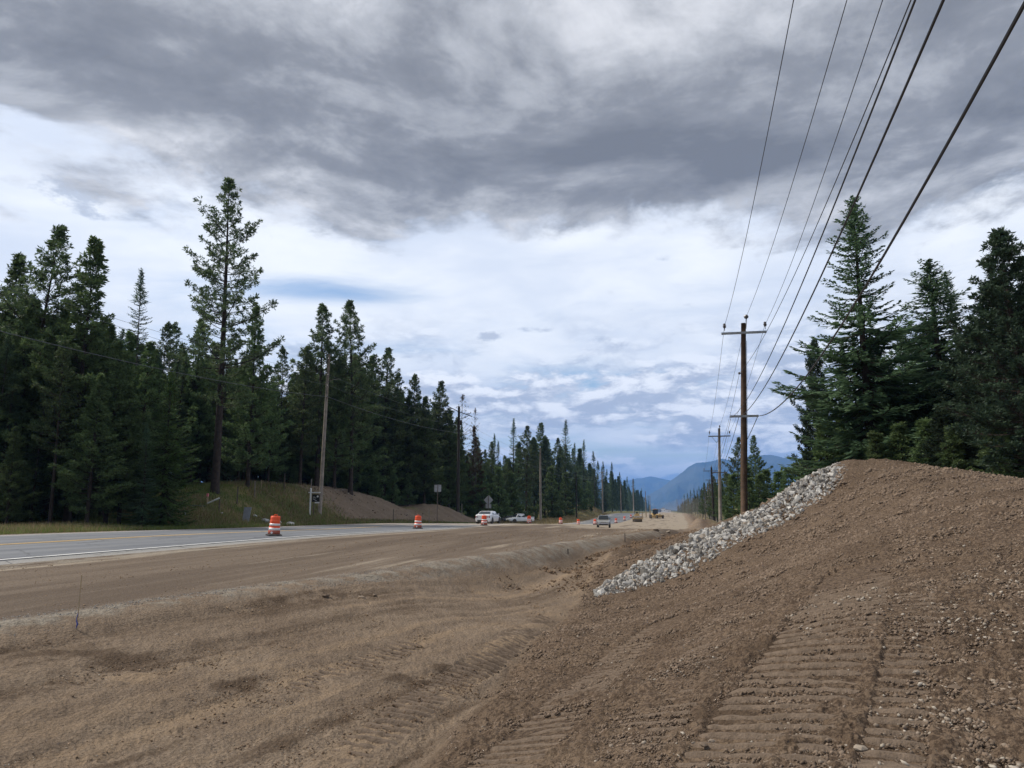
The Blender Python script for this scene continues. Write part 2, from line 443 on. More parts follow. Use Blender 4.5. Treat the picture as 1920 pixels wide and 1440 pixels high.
def pebble_mat():
    m = bpy.data.materials.new('pebble'); m.use_nodes = True
    t = NT(m.node_tree); bs = t.n('ShaderNodeBsdfPrincipled'); out = t.n('ShaderNodeOutputMaterial')
    t.t.links.new(bs.outputs[0], out.inputs[0])
    geo = t.n('ShaderNodeNewGeometry'); oi = t.n('ShaderNodeObjectInfo')
    co = t.n('ShaderNodeTexCoord').outputs['Object']
    r = t.m('FRACT', t.m('ADD', geo.outputs['Random Per Island'], oi.outputs['Random']))
    c = t.ramp(r, [(0.0, (0.12, 0.088, 0.062)), (0.35, (0.21, 0.163, 0.122)), (0.62, (0.30, 0.245, 0.19)), (0.85, (0.38, 0.335, 0.27)), (1.0, (0.48, 0.43, 0.36))])
    c = t.mix(t.m('MULTIPLY', t.ss(t.noise(co, 30, 4, 0.6), 0.4, 0.7), 0.45), c, (0.15, 0.11, 0.08))
    t.put(bs.inputs['Base Color'], c); bs.inputs['Roughness'].default_value = 0.9; bs.inputs['Specular IOR Level'].default_value = 0.2
    return m
M['pebble'] = pebble_mat()

# ground: one material, zones carried by attributes
def ground_mat():
    m = bpy.data.materials.new('ground'); m.use_nodes = True
    t = NT(m.node_tree); bs = t.n('ShaderNodeBsdfPrincipled'); out = t.n('ShaderNodeOutputMaterial')
    t.t.links.new(bs.outputs[0], out.inputs[0])
    co = t.n('ShaderNodeTexCoord').outputs['Object']
    def at(nm, o=0): return t.n('ShaderNodeAttribute', attribute_name=nm).outputs[o]
    zr, zg, zb = t.sep(at('zone', 0)); er, eg, eb = t.sep(at('extra', 0))
    n1 = t.noise(co, 0.7, 6, 0.6); n2 = t.noise(co, 9.0, 6, 0.7); n3 = t.noise(co, 45.0, 4, 0.65)
    peb = t.voro(co, 26.0, 'F1', 'Color'); pebd = t.voro(co, 26.0)
    # flat worked dirt
    dirt = t.mix(t.ss(n1, 0.3, 0.7), (0.215, 0.166, 0.125), (0.290, 0.232, 0.178))
    dirt = t.mix(t.m('MULTIPLY', t.ss(n2, 0.35, 0.75), 0.6), dirt, (0.175, 0.135, 0.103))
    dirt = t.mix(t.m('MULTIPLY', t.ss(t.noise(co, 26.0, 5, 0.72), 0.56, 0.42), 0.40), dirt, (0.11, 0.083, 0.062))
    dirt = t.mix(t.m('MULTIPLY', t.ss(t.noise(co, 38.0, 3, 0.7), 0.58, 0.70), 0.45), dirt, (0.38, 0.33, 0.28))
    # embankment soil
    emb = t.mix(t.ss(n1, 0.3, 0.7), (0.135, 0.098, 0.070), (0.190, 0.141, 0.103))
    emb = t.mix(t.m('MULTIPLY', t.ss(n2, 0.42, 0.72), 0.7), emb, (0.240, 0.186, 0.140))
    emb = t.mix(t.m('MULTIPLY', t.ss(t.noise(co, 22.0, 5, 0.7), 0.55, 0.44), 0.80), emb, (0.060, 0.042, 0.031))
    c = t.mix(er, dirt, emb)
    # graded roadbed: long streaks
    st = t.noise(t.v('MULTIPLY', co, (0.9, 0.07, 1.0)), 1.0, 6, 0.62)
    gr = t.mix(t.ss(st, 0.36, 0.64), (0.118, 0.092, 0.073), (0.200, 0.163, 0.131))
    gr = t.mix(t.m('MULTIPLY', t.ss(t.noise(t.v('MULTIPLY', co, (4.5, 0.10, 1.0)), 1.0, 4, 0.6), 0.50, 0.66), 0.45), gr, (0.098, 0.078, 0.063))
    gr = t.mix(t.m('MULTIPLY', t.ss(t.noise(co, 24.0, 4, 0.7), 0.58, 0.46), 0.45), gr, (0.085, 0.067, 0.053))
    gr = t.mix(t.m('MULTIPLY', t.ss(n3, 0.4, 0.75), 0.25), gr, (0.26, 0.22, 0.18))
    sand = t.mix(t.ss(n2, 0.3, 0.7), (0.27, 0.235, 0.19), (0.37, 0.325, 0.27))
    st2 = t.noise(t.v('MULTIPLY', co, (1.3, 0.10, 1.0)), 0.8, 7, 0.65)
    gr = t.mix(t.m('MULTIPLY', t.ss(t.m('ADD', st2, t.m('MULTIPLY', eg, 0.35)), 0.60, 0.76), 0.85), gr, sand)
    c = t.mix(zr, c, gr)
    # gravel
    pr, pg, pb = t.sep(peb)
    grav = t.ramp(pr, [(0.0, (0.155, 0.140, 0.118)), (0.5, (0.245, 0.225, 0.192)), (1.0, (0.37, 0.34, 0.295))])
    grav = t.mix(t.ss(n1, 0.35, 0.7), grav, (0.27, 0.245, 0.215))
    c = t.mix(t.m('MULTIPLY', zg, t.ss(t.noise(co, 1.3, 6, 0.7), 0.40, 0.58)), c, grav)
    # grass
    gs = t.noise(co, 0.35, 5, 0.6)
    gras = t.mix(t.ss(gs, 0.35, 0.65), (0.105, 0.135, 0.046), (0.26, 0.205, 0.115))
    gras = t.mix(t.m('MULTIPLY', t.ss(n2, 0.45, 0.7), 0.5), gras, (0.075, 0.088, 0.030))
    c = t.mix(zb, c, gras)
    # orange-ish / damp patches (eb: 0.5 neutral)
    c = t.mix(t.m('MULTIPLY', t.ss(eb, 0.5, 1.0), 0.75), c, (0.31, 0.235, 0.165))
    c = t.mix(t.m('MULTIPLY', t.ss(eb, 0.5, 0.0), 0.85), c, (0.095, 0.068, 0.048))
    # forest floor / far valley woods
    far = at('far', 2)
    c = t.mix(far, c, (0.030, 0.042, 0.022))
    cm = t.n('ShaderNodeMix', data_type='RGBA', blend_type='MULTIPLY'); cm.inputs[0].default_value = 1.0
    t.put(cm.inputs[6], c); cm.inputs[7].default_value = (1.04, 1.0, 0.935, 1); c = cm.outputs[2]
    t.put(bs.inputs['Base Color'], c)
    bs.inputs['Roughness'].default_value = 0.95; bs.inputs['Specular IOR Level'].default_value = 0.12
    hgt = t.m('ADD', t.m('MULTIPLY', n3, 0.5), t.m('ADD', t.m('MULTIPLY', n2, 0.9), t.m('MULTIPLY', pebd, 0.35)))
    b = t.n('ShaderNodeBump'); b.inputs['Distance'].default_value = 0.055
    t.put(b.inputs['Strength'], t.m('SUBTRACT', 1.0, t.m('MULTIPLY', zr, 0.45)))
    t.put(b.inputs['Height'], hgt); t.t.links.new(b.outputs[0], bs.inputs['Normal'])
    return m
M['ground'] = ground_mat()

def asphalt_mat():
    m = bpy.data.materials.new('asphalt'); m.use_nodes = True
    t = NT(m.node_tree); bs = t.n('ShaderNodeBsdfPrincipled'); out = t.n('ShaderNodeOutputMaterial')
    t.t.links.new(bs.outputs[0], out.inputs[0])
    co = t.n('ShaderNodeTexCoord').outputs['Object']
    u = t.n('ShaderNodeAttribute', attribute_name='across').outputs[2]       # metres from the far edge
    x, y, z = t.sep(co)
    n1 = t.noise(t.v('MULTIPLY', co, (0.8, 0.08, 1)), 1.0, 6, 0.6); n3 = t.noise(co, 30, 4, 0.6)
    cr = t.ss(t.voro(t.v('ADD', co, t.v('SCALE', t.noise(co, 1.5, 3, 0.6, out=1), 0.6)), 0.28, 'DISTANCE_TO_EDGE'), 0.012, 0.004)
    lane = t.mix(t.ss(n1, 0.35, 0.65), (0.135, 0.145, 0.162), (0.190, 0.198, 0.210))
    shoulder = t.mix(t.ss(n3, 0.35, 0.65), (0.225, 0.218, 0.205), (0.33, 0.32, 0.30))
    far_sh = t.ss(u, 3.4, 2.2); near_sh = t.ss(u, 17.15, 17.35)
    c = t.mix(t.m('MAXIMUM', far_sh, near_sh), lane, shoulder)
    # wheel paths a little darker
    wp = t.m('ABSOLUTE', t.m('SINE', t.m('MULTIPLY', u, 1.75)))
    c = t.mix(t.m('MULTIPLY', t.ss(wp, 0.6, 1.0), 0.18), c, (0.12, 0.13, 0.145))
    # dust dragged on by the works traffic
    d = t.m('MULTIPLY', t.ss(y, 52.0, 92.0), t.ss(y, 175.0, 128.0))
    edge = t.m('MULTIPLY', t.ss(u, 16.0, 19.0), 0.25)
    dm = t.ss(t.m('ADD', t.m('ADD', n1, t.m('MULTIPLY', d, 0.42)), edge), 0.66, 0.86)
    c = t.mix(dm, c, (0.36, 0.31, 0.255))
    c = t.mix(t.m('MULTIPLY', t.ss(n3, 0.5, 0.8), 0.2), c, (0.36, 0.35, 0.33))
    c = t.mix(t.m('MULTIPLY', cr, 0.6), c, (0.05, 0.05, 0.052))
    c = t.mix(t.m('MULTIPLY', t.ss(t.noise(co, 0.35, 5, 0.7), 0.54, 0.66), 0.30), c, (0.27, 0.245, 0.21))
    t.put(bs.inputs['Base Color'], c); bs.inputs['Roughness'].default_value = 0.85; bs.inputs['Specular IOR Level'].default_value = 0.3
    return m
M['asphalt'] = asphalt_mat()
def line_mat(name, col):
    m = bpy.data.materials.new(name); m.use_nodes = True
    t = NT(m.node_tree); bs = t.n('ShaderNodeBsdfPrincipled'); out = t.n('ShaderNodeOutputMaterial')
    t.t.links.new(bs.outputs[0], out.inputs[0])
    co = t.n('ShaderNodeTexCoord').outputs['Object']; x, y, z = t.sep(co)
    n = t.noise(co, 1.2, 6, 0.7)
    wear = t.ss(t.m('ADD', n, t.m('MULTIPLY', t.ss(y, 45.0, 85.0), 0.22)), 0.52, 0.72)
    c = t.mix(wear, col, (0.24, 0.235, 0.22))
    t.put(bs.inputs['Base Color'], c); bs.inputs['Roughness'].default_value = 0.7
    return m
M['white_line'] = line_mat('white_line', (0.74, 0.74, 0.72))
M['yellow_line'] = line_mat('yellow_line', (0.66, 0.43, 0.15))

# ============================================================ terrain height
def ip(y, xs, zs):
    """smooth 1-d interpolation (Catmull/Hermite on the given knots)"""
    xs = np.asarray(xs, float); zs = np.asarray(zs, float); y = np.clip(np.asarray(y, float), xs[0], xs[-1])
    d = np.diff(zs) / np.diff(xs)
    mm = np.concatenate([[d[0]], np.where(d[1:] * d[:-1] > 0, 2 * d[1:] * d[:-1] / (d[1:] + d[:-1] + 1e-12), 0), [d[-1]]])
    i = np.clip(np.searchsorted(xs, y, side='right') - 1, 0, len(xs) - 2)
    h = xs[i + 1] - xs[i]; t = (y - xs[i]) / h
    return (2 * t**3 - 3 * t**2 + 1) * zs[i] + (t**3 - 2 * t**2 + t) * h * mm[i] + (-2 * t**3 + 3 * t**2) * zs[i + 1] + (t**3 - t**2) * h * mm[i + 1]
def R(y): return ip(y, [-50, 0, 30, 56, 88, 94, 117, 129, 160, 200, 300, 420, 700, 2000, 9000, 26000], [-1.35, -1.4, -1.42, -1.68, -1.98, -2.12, -2.68, -3.12, -3.4, -3.45, -2.7, -3.6, -6, -13, -40, -40])
def S(y): return ip(y, [-50, 90, 130, 170, 260, 600, 3000, 26000], [0, 0, 3.6, 7.0, 7.5, 9, 10, 10])       # sideways drift of the road
def EDGE_F(y): return -34.5 + ip(y, [-50, 90, 130, 170, 260, 600, 3000, 26000], [0, 0, 8.5, 15, 14, 15, 16, 16])        # far edge of the pavement
def EDGE_N(y): return -16.0 + S(y) * 0.95 # near edge of the pavement
def EDGE_G(y): return ip(y, [-50, 0, 8, 19, 35, 56, 80, 110, 200, 400, 1000, 26000], [-10, -9.2, -8.1, -5.6, -3.2, -0.6, 1.6, 3.2, 5.5, 8, 12, 12])
def CREST(y): return ip(y, [-50, 40, 48, 54, 62, 70, 76, 92, 103, 112, 120, 128, 136, 150, 175, 205, 235, 268, 300, 330, 600, 2000, 26000],
                        [-1.3, -1.35, -1.3, -0.7, 1.0, 2.1, 2.6, 2.6, 1.8, -0.3, 0.4, -1.5, -2.7, -3.2, -3.2, -2.9, -1.5, 0.6, -1.2, -2.4, -3.6, -12, -40])

ctl = [(0, 0, -1.65), (3, 0, -1.52), (6, 0, -1.15), (-3, 0, -1.9), (-6, 0, -1.68), (-10, 0, -1.7), (0, -6, -1.6), (6, -8, -1.2), (-6, -8, -1.8), (14, 0, -0.6), (14, -8, -0.6),
       (-6, 6, -1.70), (-6.5, 10, -1.62), (-5, 15, -1.74), (-4, 8, -1.95), (-3.6, 12, -1.98), (-3.6, 15, -2.12), (-2.7, 6.3, -2.13), (-2.3, 10, -2.2), (-2.1, 15.4, -2.27), (-1.9, 20, -2.36), (-4, 20, -2.15),
       (2.2, 4.5, -1.58), (1.1, 4.6, -1.62), (-0.4, 5, -1.78), (-0.5, 10, -1.98), (-0.3, 15, -2.12),
       (-2.0, 27, -2.2), (-0.5, 31, -2.1), (0.5, 40, -2.3), (2.3, 60, -2.45), (3.6, 80, -2.7), (7, 60, -2.0), (8, 88, -1.8), (13, 80, -1.0), (5.5, 110, -3.0), (12, 110, -2.2), (-3, 40, -1.9),
       (2.8, 30.5, -1.9), (4.6, 43, -1.85), (9, 42, -0.6), (12.0, 36, 0.2), (13, 27, -0.1), (11.5, 21, 0.0), (13.5, 17, -0.1), (12.5, 11, -0.2), (20, 20, -0.1), (25, 40, 0.3), (25, 8, -0.2), (22, 70, 0.2), (35, 60, 0.8), (38, 20, 0.2), (22, 110, -1.2), (38, 110, -0.6)]
ctl = [tuple(map(float, c)) for c in ctl]
for px, py, y in [(1920, 916, 17.0), (1850, 910, 19.0), (1760, 893, 22.0), (1680, 886, 25.0), (1600, 874, 28.3),
                  (1920, 1150, 7.6), (1590, 1150, 8.0), (1450, 1250, 7.1), (1300, 1250, 7.6), (1750, 1020, 12.0), (1600, 1020, 14.0), (1450, 1080, 14.0), (1300, 1130, 14.0),
                  (1120, 1114, 20.6), (1210, 1094, 21.5), (1300, 1062, 22.5), (1450, 985, 25.0), (1540, 930, 26.8),
                  (1200, 1052, 23.4), (1300, 1003, 25.0), (1390, 966, 26.6), (1480, 912, 28.5), (1560, 880, 30.0)]:
    ctl.append(tuple(PT(px, py, y)))
ctl = np.array(ctl)
def _tps(r2): return 0.5 * r2 * np.log(r2 + 1e-9)
_n = len(ctl)
_K = _tps(((ctl[:, None, :2] - ctl[None, :, :2]) ** 2).sum(-1)) + np.eye(_n) * 0.12
_Pm = np.c_[np.ones(_n), ctl[:, :2]]
_A = np.zeros((_n + 3, _n + 3)); _A[:_n, :_n] = _K; _A[:_n, _n:] = _Pm; _A[_n:, :_n] = _Pm.T
_W = np.linalg.solve(_A, np.r_[ctl[:, 2], 0, 0, 0])
def TPS(x, y):
    out = _W[_n] + _W[_n + 1] * x + _W[_n + 2] * y
    for i in range(_n):
        out = out + _W[i] * _tps((x - ctl[i, 0]) ** 2 + (y - ctl[i, 1]) ** 2)
    return out
def H(x, y):
    x = np.asarray(x, float); y = np.asarray(y, float)
    e = EDGE_G(y); xf = EDGE_F(y)
    r = R(y) - 0.52 * smooth(0.3, 7.0, x - EDGE_N(y)) * smooth(58, 84, y) * smooth(138, 112, y)
    xc = np.clip(x, -14, 38); yc = np.clip(y, -8, 112)
    near = TPS(xc, yc)
    farR = r + 0.25 + 2.2 * smooth(4, 30, x - e) - 0.5 * smooth(0, 3, x - e) * smooth(10, 3, x - e)
    T = near * (1 - smooth(84, 112, y)) + farR * smooth(84, 112, y)
    T = T + 0.38 * np.exp(-((x - e - 1.9) / 0.9) ** 2) * smooth(24, 33, y) * smooth(75, 60, y) * (0.55 + 1.2 * np.clip(vn(x * .35, y * .16, 5) + .3, 0, 1))
    T = T + 1.5 * np.exp(-((x - 6.2) / 3.0) ** 2 - ((y - 128) / 9.0) ** 2)      # brown heap beyond
    T = T - 0.11 * np.exp(-((x + 2.2) / 0.28) ** 2) * smooth(21, 15, y)
    z = r + (T - r) * smooth(-0.2, 1.6, x - e)
    t = xf - x
    c = CREST(y)
    und = 0.35 * vn(x * 0.11, y * 0.11, 3) + 0.12 * vn(x * 0.5, y * 0.5, 4)
    L = r + (c + und - r) * smooth(1.0, ip(y, [0, 150, 220, 26000], [9.5, 9.5, 6.0, 6.0]), t) + 0.02 * np.clip(t - 9.5, 0, 400) - 0.12 * np.exp(-((t - 1.2) / 0.8) ** 2)
    z = np.where(t > 0, L, z)
    return z
def hit(px, py, tmin=2.0, tmax=400.0):
    d = ray(px, py); d = d / np.linalg.norm(d)
    t = tmin * (tmax / tmin) ** np.linspace(0, 1, 4000)
    p = t[:, None] * d
    s = p[:, 2] - H(p[:, 0], p[:, 1])
    i = np.argmax(s < 0)
    return p[i] if s[i] < 0 else p[-1]
def on(x, y, dz=0.0): return (float(x), float(y), float(H(x, y)) + dz)

# tread tracks: polylines on the ground, half width, pitch
def pix_track(pts): return np.array([hit(*p)[:2] for p in pts])
TRACKS = [(pix_track([(1400, 1436), (1485, 1290), (1550, 1190), (1605, 1080)]), 0.50, 0.165, 1.0),
          (pix_track([(1668, 1436), (1690, 1300), (1708, 1190), (1720, 1110)]), 0.22, 0.165, 0.9),
          (pix_track([(940, 1436), (1060, 1330), (1160, 1235), (1260, 1160)]), 0.34, 0.165, 0.95),
          (pix_track([(1180, 1400), (1290, 1270), (1350, 1190)]), 0.30, 0.165, 0.5),
          (pix_track([(1290, 1200), (1400, 1120), (1480, 1060)]), 0.30, 0.165, 0.5),
          (pix_track([(630, 1436), (740, 1355), (850, 1275), (950, 1205), (1035, 1158)]), 0.27, 0.18, 1.2),
          (pix_track([(400, 1400), (520, 1330), (640, 1265), (760, 1200)]), 0.30, 0.18, 0.3)]
def track_disp(x, y):
    dz = np.zeros_like(x); pale = np.zeros_like(x)
    for k, (pl, hw, pitch, amp) in enumerate(TRACKS):
        sel = np.where((x > pl[:, 0].min() - 1) & (x < pl[:, 0].max() + 1) & (y > pl[:, 1].min() - 1) & (y < pl[:, 1].max() + 1))[0]
        if not len(sel): continue
        X, Y = x[sel], y[sel]
        best = np.full(len(sel), 9.9); s = np.zeros(len(sel)); acc = 0.0; lat = np.zeros(len(sel))
        for a, b in zip(pl[:-1], pl[1:]):
            d = b - a; L = np.hypot(*d); d = d / L
            q = (X - a[0]) * d[0] + (Y - a[1]) * d[1]
            w_ = -(X - a[0]) * d[1] + (Y - a[1]) * d[0]
            qc = np.clip(q, -0.4, L + 0.4)
            dist = np.hypot(w_, q - qc)
            up = dist < best
            best = np.where(up, dist, best); s = np.where(up, acc + q, s); lat = np.where(up, w_, lat); acc += L
        wob = 0.04 * vn(s * 0.8, s * 0 + k, 9)
        m = smooth(hw, hw - 0.06, np.abs(lat + wob)) * (best < hw + 0.05)
        patch = np.clip(0.60 + 1.7 * fbm(X * 0.9, Y * 0.9, 40 + k, 3), 0, 1) if k != len(TRACKS) - 2 else np.clip(0.8 + 1.2 * fbm(X * 0.9, Y * 0.9, 40 + k, 3), 0, 1)
        ph = (s / pitch + 0.12 * vn(X * 3, Y * 3, 8)) % 1.0
        bar = np.exp(-((ph - 0.5) / 0.16) ** 2)
        dz[sel] += m * patch * amp * (-0.020)
        pale[sel] = np.maximum(pale[sel], m * patch * amp)
    return dz, pale

def polar_grid():
    a0 = math.degrees(-YAW)
    fine = np.linspace(a0 - 38, a0 + 38, 860)
    rest = np.linspace(a0 + 38, a0 + 322, 110)[1:-1]
    ang = np.radians(np.r_[fine, rest])
    rad = [0.25, 0.6, 1.0, 1.5, 2.0]
    while rad[-1] < 2.8: rad.append(rad[-1] + 0.1)
    while rad[-1] < 42: rad.append(rad[-1] * 1.0068)
    while rad[-1] < 330: rad.append(rad[-1] * 1.014)
    while rad[-1] < 26000: rad.append(rad[-1] * 1.07)
    rad = np.array(rad)
    A, Rr = np.meshgrid(ang, rad)
    return Rr * np.sin(A), Rr * np.cos(A), len(rad), len(ang), Rr

def make_terrain():
    X, Y, nr, na, RR = polar_grid()
    x = X.ravel(); y = Y.ravel(); rr = RR.ravel()
    e = EDGE_G(y); xf = EDGE_F(y); xn = EDGE_N(y)
    z = H(x, y)
    dright = x - e
    wob = 0.5 * fbm(x * 0.45, y * 0.25, 11, 3)
    # zones
    graded = smooth(0.25, -0.25, dright + wob * 0.8) * (x > xf)
    grav = smooth(-0.45, -0.15, dright + wob * 0.9 + 0.25 * vn(x * 2, y, 15)) * smooth(0.75, 0.40, dright + wob * 0.7 + 0.2 * vn(x * 3, y * 3, 16)) * smooth(75, 45, y)
    grav = np.maximum(grav, smooth(0.9, 0.5, np.abs(x - xn - 0.35) + 0.5 * wob) * 0.8 * smooth(70, 50, y))
    grass = smooth(0.2, 1.2, xf - x + wob) 
    # bare berm faces (dirt showing) left of the road
    t = xf - x
    bare = np.exp(-((y - 98) / 15.0) ** 2) * smooth(1.2, 3.0, t) * smooth(16, 11, t)
    bare = np.maximum(bare, np.exp(-((y - 122) / 9.0) ** 2) * smooth(0.8, 2.5, t) * smooth(16, 11, t))
    bare = np.maximum(bare, 0.8 * np.exp(-((y - 268) / 12.0) ** 2) * smooth(2, 4, t))
    bare = smooth(0.30, 0.55, bare + 0.30 * fbm(x * 0.3, y * 0.3, 17, 3))
    grass = grass * (1 - bare)
    grassR = smooth(9, 16, dright) * smooth(60, 80, y) * 0.7
    grassR = np.maximum(grassR, smooth(2.5, 5, dright) * smooth(50, 62, y) * np.clip(0.45 + fbm(x * .3, y * .2, 19, 3), 0, 1))
    grassR = np.maximum(grassR, smooth(14, 18, x) * smooth(30, 40, rr))
    grass = np.maximum(grass, np.where(dright > 0, grassR, 0))
    emb = smooth(-0.12, 0.22, (x + 2.12 + 0.35 * fbm(x * .5, y * .5, 21, 3)) + 0.0 * y) * (y < 70) * (y > -9)
    # left of the ditch line further on the soil is dark again
    emb = np.maximum(emb, smooth(1.6, 2.4, dright) * smooth(20, 27, y))
    # darker torn-up patches and orange subsoil, placed where they lie
    ex = np.full_like(x, 0.5)
    def spot(px, py, ra, rb, ang, amt):
        c = hit(px, py)
        ca, sa = math.cos(ang), math.sin(ang)
        u = ((x - c[0]) * ca + (y - c[1]) * sa) / ra; v = (-(x - c[0]) * sa + (y - c[1]) * ca) / rb
        g = np.exp(-(u * u + v * v)) * np.clip(0.55 + 3.2 * fbm(x * 2.2, y * 2.2, 23, 5), 0, 1.6)
        ex[:] += amt * g
    spot(430, 1285, 0.75, 0.42, 0.5, -0.75); spot(180, 1232, 0.9, 0.3, 0.3, -0.35); spot(800, 1265, 1.0, 0.5, 1.2, -0.5); spot(720, 1330, 0.8, 0.35, 1.1, -0.35)
    spot(620, 1120, 2.2, 0.5, 1.2, -0.3); spot(250, 1275, 0.9, 0.3, 0.6, 0.40); spot(520, 1255, 1.6, 0.30, 0.9, 0.28); spot(560, 1300, 1.2, 0.35, 0.8, 0.2); spot(900, 1110, 4.5, 0.35, 1.35, 0.25)
    spot(1130, 1330, 0.6, 0.25, 0.5, -0.3); spot(1380, 1330, 0.5, 0.25, 0.4, -0.45); spot(1500, 1150, 0.7, 0.3, 0.4, -0.4); spot(1480, 1200, 0.6, 0.3, .4, -0.35)
    # small-scale relief
    near = smooth(60, 30, rr)
    ridg = 1 - 2 * np.abs(fbm(x * 2.2, y * 2.2, 31, 4))
    clod = np.clip(fbm(x * 9, y * 9, 32, 4) + 0.05, -0.25, 1)
    fine = fbm(x * 34, y * 34, 33, 3)
    lumps = np.clip(fbm(x * 4.0, y * 4.0, 36, 4) - 0.08, 0, 1)
    rough_emb = 0.045 * (ridg - 0.5) + 0.045 * clod * smooth(30, 8, rr) + 0.016 * fine + 0.06 * lumps
    rough_flat = 0.020 * (ridg - 0.5) + 0.030 * clod * smooth(26, 8, rr) + 0.010 * fine + 0.03 * lumps * smooth(0.5, 0.25, ex)
    # long shallow wheel ruts in the flat dirt, parallel to the roadbed
    along = dright
    ruts = 0.05 * np.sin(along * 4.6 + 1.4 * vn(y * 0.14, x * 0.1, 37)) * np.clip(vn(x * .3, y * .12, 38) + .3, 0, 1) + 0.035 * vn(along * 6, y * 0.20, 39)
    dzt, pale = track_disp(x, y)
    e1 = emb; smoothz = np.clip(graded + (t > 0), 0, 1)
    dz = (rough_emb * np.clip(1 - 1.5 * pale, 0.15, 1) * e1 + (rough_flat + ruts) * (1 - e1)) * (1 - smoothz) * near + dzt
    dz += graded * near * (0.006 * fine + 0.012 * vn(x * 1.6, y * 0.2, 41)) * (x > xn + 0.6)
    dz += (0.25 * fbm(x * 0.3, y * 0.3, 43, 3) + 0.22 * fbm(x * 1.1, y * 1.1, 46, 4)) * smooth(1.2, 3.0, dright) * smooth(24, 34, y) * (x < 30) + (0.0 * x * smooth(2, 6, dright) * smooth(25, 45, y) + 0.10 * fbm(x * .9, y * .9, 44, 3) * smooth(1.5, 3, dright) * smooth(20, 35, y))
    dz += bare * 0.25 * fbm(x * 0.8, y * 0.8, 45, 4)
    # sink beneath the pavement sheet
    inside = smooth(0.0, 0.7, x - xf) * smooth(0.0, 0.7, xn - x)
    dz -= inside * 0.20
    z = z + dz
    ex += 0.22 * pale * (1 - emb) + 0.03 * pale * emb
    ex += (0.66 * fbm(dright * 3.2, y * 0.10, 57, 4, 0.65) + 0.16 * fbm(x * 1.5, y * 1.1, 58, 3)) * (1 - emb) * (dright > 0.8) * near
    ex += 0.22 * fbm(x * 0.55, y * 0.55, 59, 3) * emb * near
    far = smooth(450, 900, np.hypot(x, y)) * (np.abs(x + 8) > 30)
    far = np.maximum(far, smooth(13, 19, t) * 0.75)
    dust = 0.45 * smooth(1.1, 0.2, np.abs(x - xn - 1.1)) + smooth(62, 105, y) * 0.75 + 0.25 * smooth(1.4, 0.4, np.abs(dright + 1.3)) 
    dust = dust * (x > xf)
    V = np.stack([x, y, z], 1)
    i = np.arange(nr - 1)[:, None] * na; j = np.arange(na)[None, :]
    Q = np.stack([i + j, i + (j + 1) % na, i + na + (j + 1) % na, i + na + j], -1).reshape(-1, 4)[:, ::-1]
    cx = x[Q].mean(1); cy = y[Q].mean(1)
    zc_ = np.full(len(Q), 0)
    ce = EDGE_G(cy); cf = EDGE_F(cy)
    zc_[(cx - ce > -0.6) & (cx > cf)] = 2                       # gravel shoulder strip
    zc_[(cx - ce <= -0.6) & (cx > cf)] = 1
    zc_[(cx - ce > 1.0) & (cx > cf)] = 0
    zc_[(emb[Q].mean(1) > 0.5) & (cx - ce > 1.0) & (cy < 36) & (cy > -9) & (cx < 16)] = 3
    zc_[cx <= cf] = 4
    far_out = np.hypot(cx, cy) > 420
    zc_[far_out] = 0
    names = ['ground', 'graded_roadbed', 'gravel_shoulder', 'dirt_embankment', 'grass_verge']
    labels = ['flat brown worked dirt and open ground', 'freshly graded brown roadbed of the new lanes beside the highway', 'grey gravel shoulder strip along the graded roadbed',
              'tall dark brown soil embankment with tread marks and stones', 'grassy roadside bank with bare dirt berms under the tree line']
    zone = np.stack([graded, grav, grass, np.ones_like(x)], 1).astype(np.float32)
    extra = np.stack([np.clip(emb, 0, 1), np.clip(dust, 0, 1), np.clip(ex, 0, 1), np.ones_like(x)], 1).astype(np.float32)
    for k, nm in enumerate(names):
        q = Q[zc_ == k]
        used, inv = np.unique(q, return_inverse=True)
        me = quad_mesh(nm, V[used], inv.reshape(-1, 4), M['ground'])
        a = me.attributes.new('zone', 'FLOAT_COLOR', 'POINT'); a.data.foreach_set('color', zone[used].ravel())
        a = me.attributes.new('extra', 'FLOAT_COLOR', 'POINT'); a.data.foreach_set('color', extra[used].ravel())
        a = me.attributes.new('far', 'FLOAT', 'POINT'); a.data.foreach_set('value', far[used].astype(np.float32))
        o = link(nm, me); tag(o, labels[k], kind='structure')
make_terrain()

# ---- highway sheet and painted lines
def strip(name, xa, xb, y0, y1, material, label, lift, nx=2, cat=None, step=1.5):
    ys = [y0]
    while ys[-1] < y1: ys.append(ys[-1] + max(step, ys[-1] * 0.02))
    ys = np.array(ys); V = []; U = []
    for k in range(nx):
        f = k / (nx - 1)
        xx = (xa(ys) * (1 - f) + xb(ys) * f)
        zz = R(ys) + lift
        if k in (0, nx - 1) and nx > 4: zz = zz - 0.10
        V.append(np.stack([xx, ys, zz], 1)); U.append(xx - EDGE_F(ys))
    V = np.stack(V, 1); U = np.stack(U, 1)
    n = len(ys); i = np.arange(n - 1)[:, None] * nx; j = np.arange(nx - 1)[None, :]
    Q = np.stack([i + j, i + j + 1, i + nx + j + 1, i + nx + j], -1).reshape(-1, 4)
    me = quad_mesh(name, V.reshape(-1, 3), Q, material)
    a = me.attributes.new('across', 'FLOAT', 'POINT'); a.data.foreach_set('value', U.ravel().astype(np.float32))
    return tag(link(name, me), label, kind='structure')
strip('highway', EDGE_F, EDGE_N, -30, 1500, M['asphalt'], 'grey two-lane highway running along the tree line', 0.0, nx=14)
off = lambda a: (lambda y: EDGE_F(y) + a)
strip('white_edge_line', off(16.95), off(17.17), -30, 78, M['white_line'], 'white edge line on the near side of the highway', 0.012)
strip('white_edge_line', off(9.6), off(9.78), 150, 420, M['white_line'], 'far stretch of white edge line beyond the dip', 0.012)
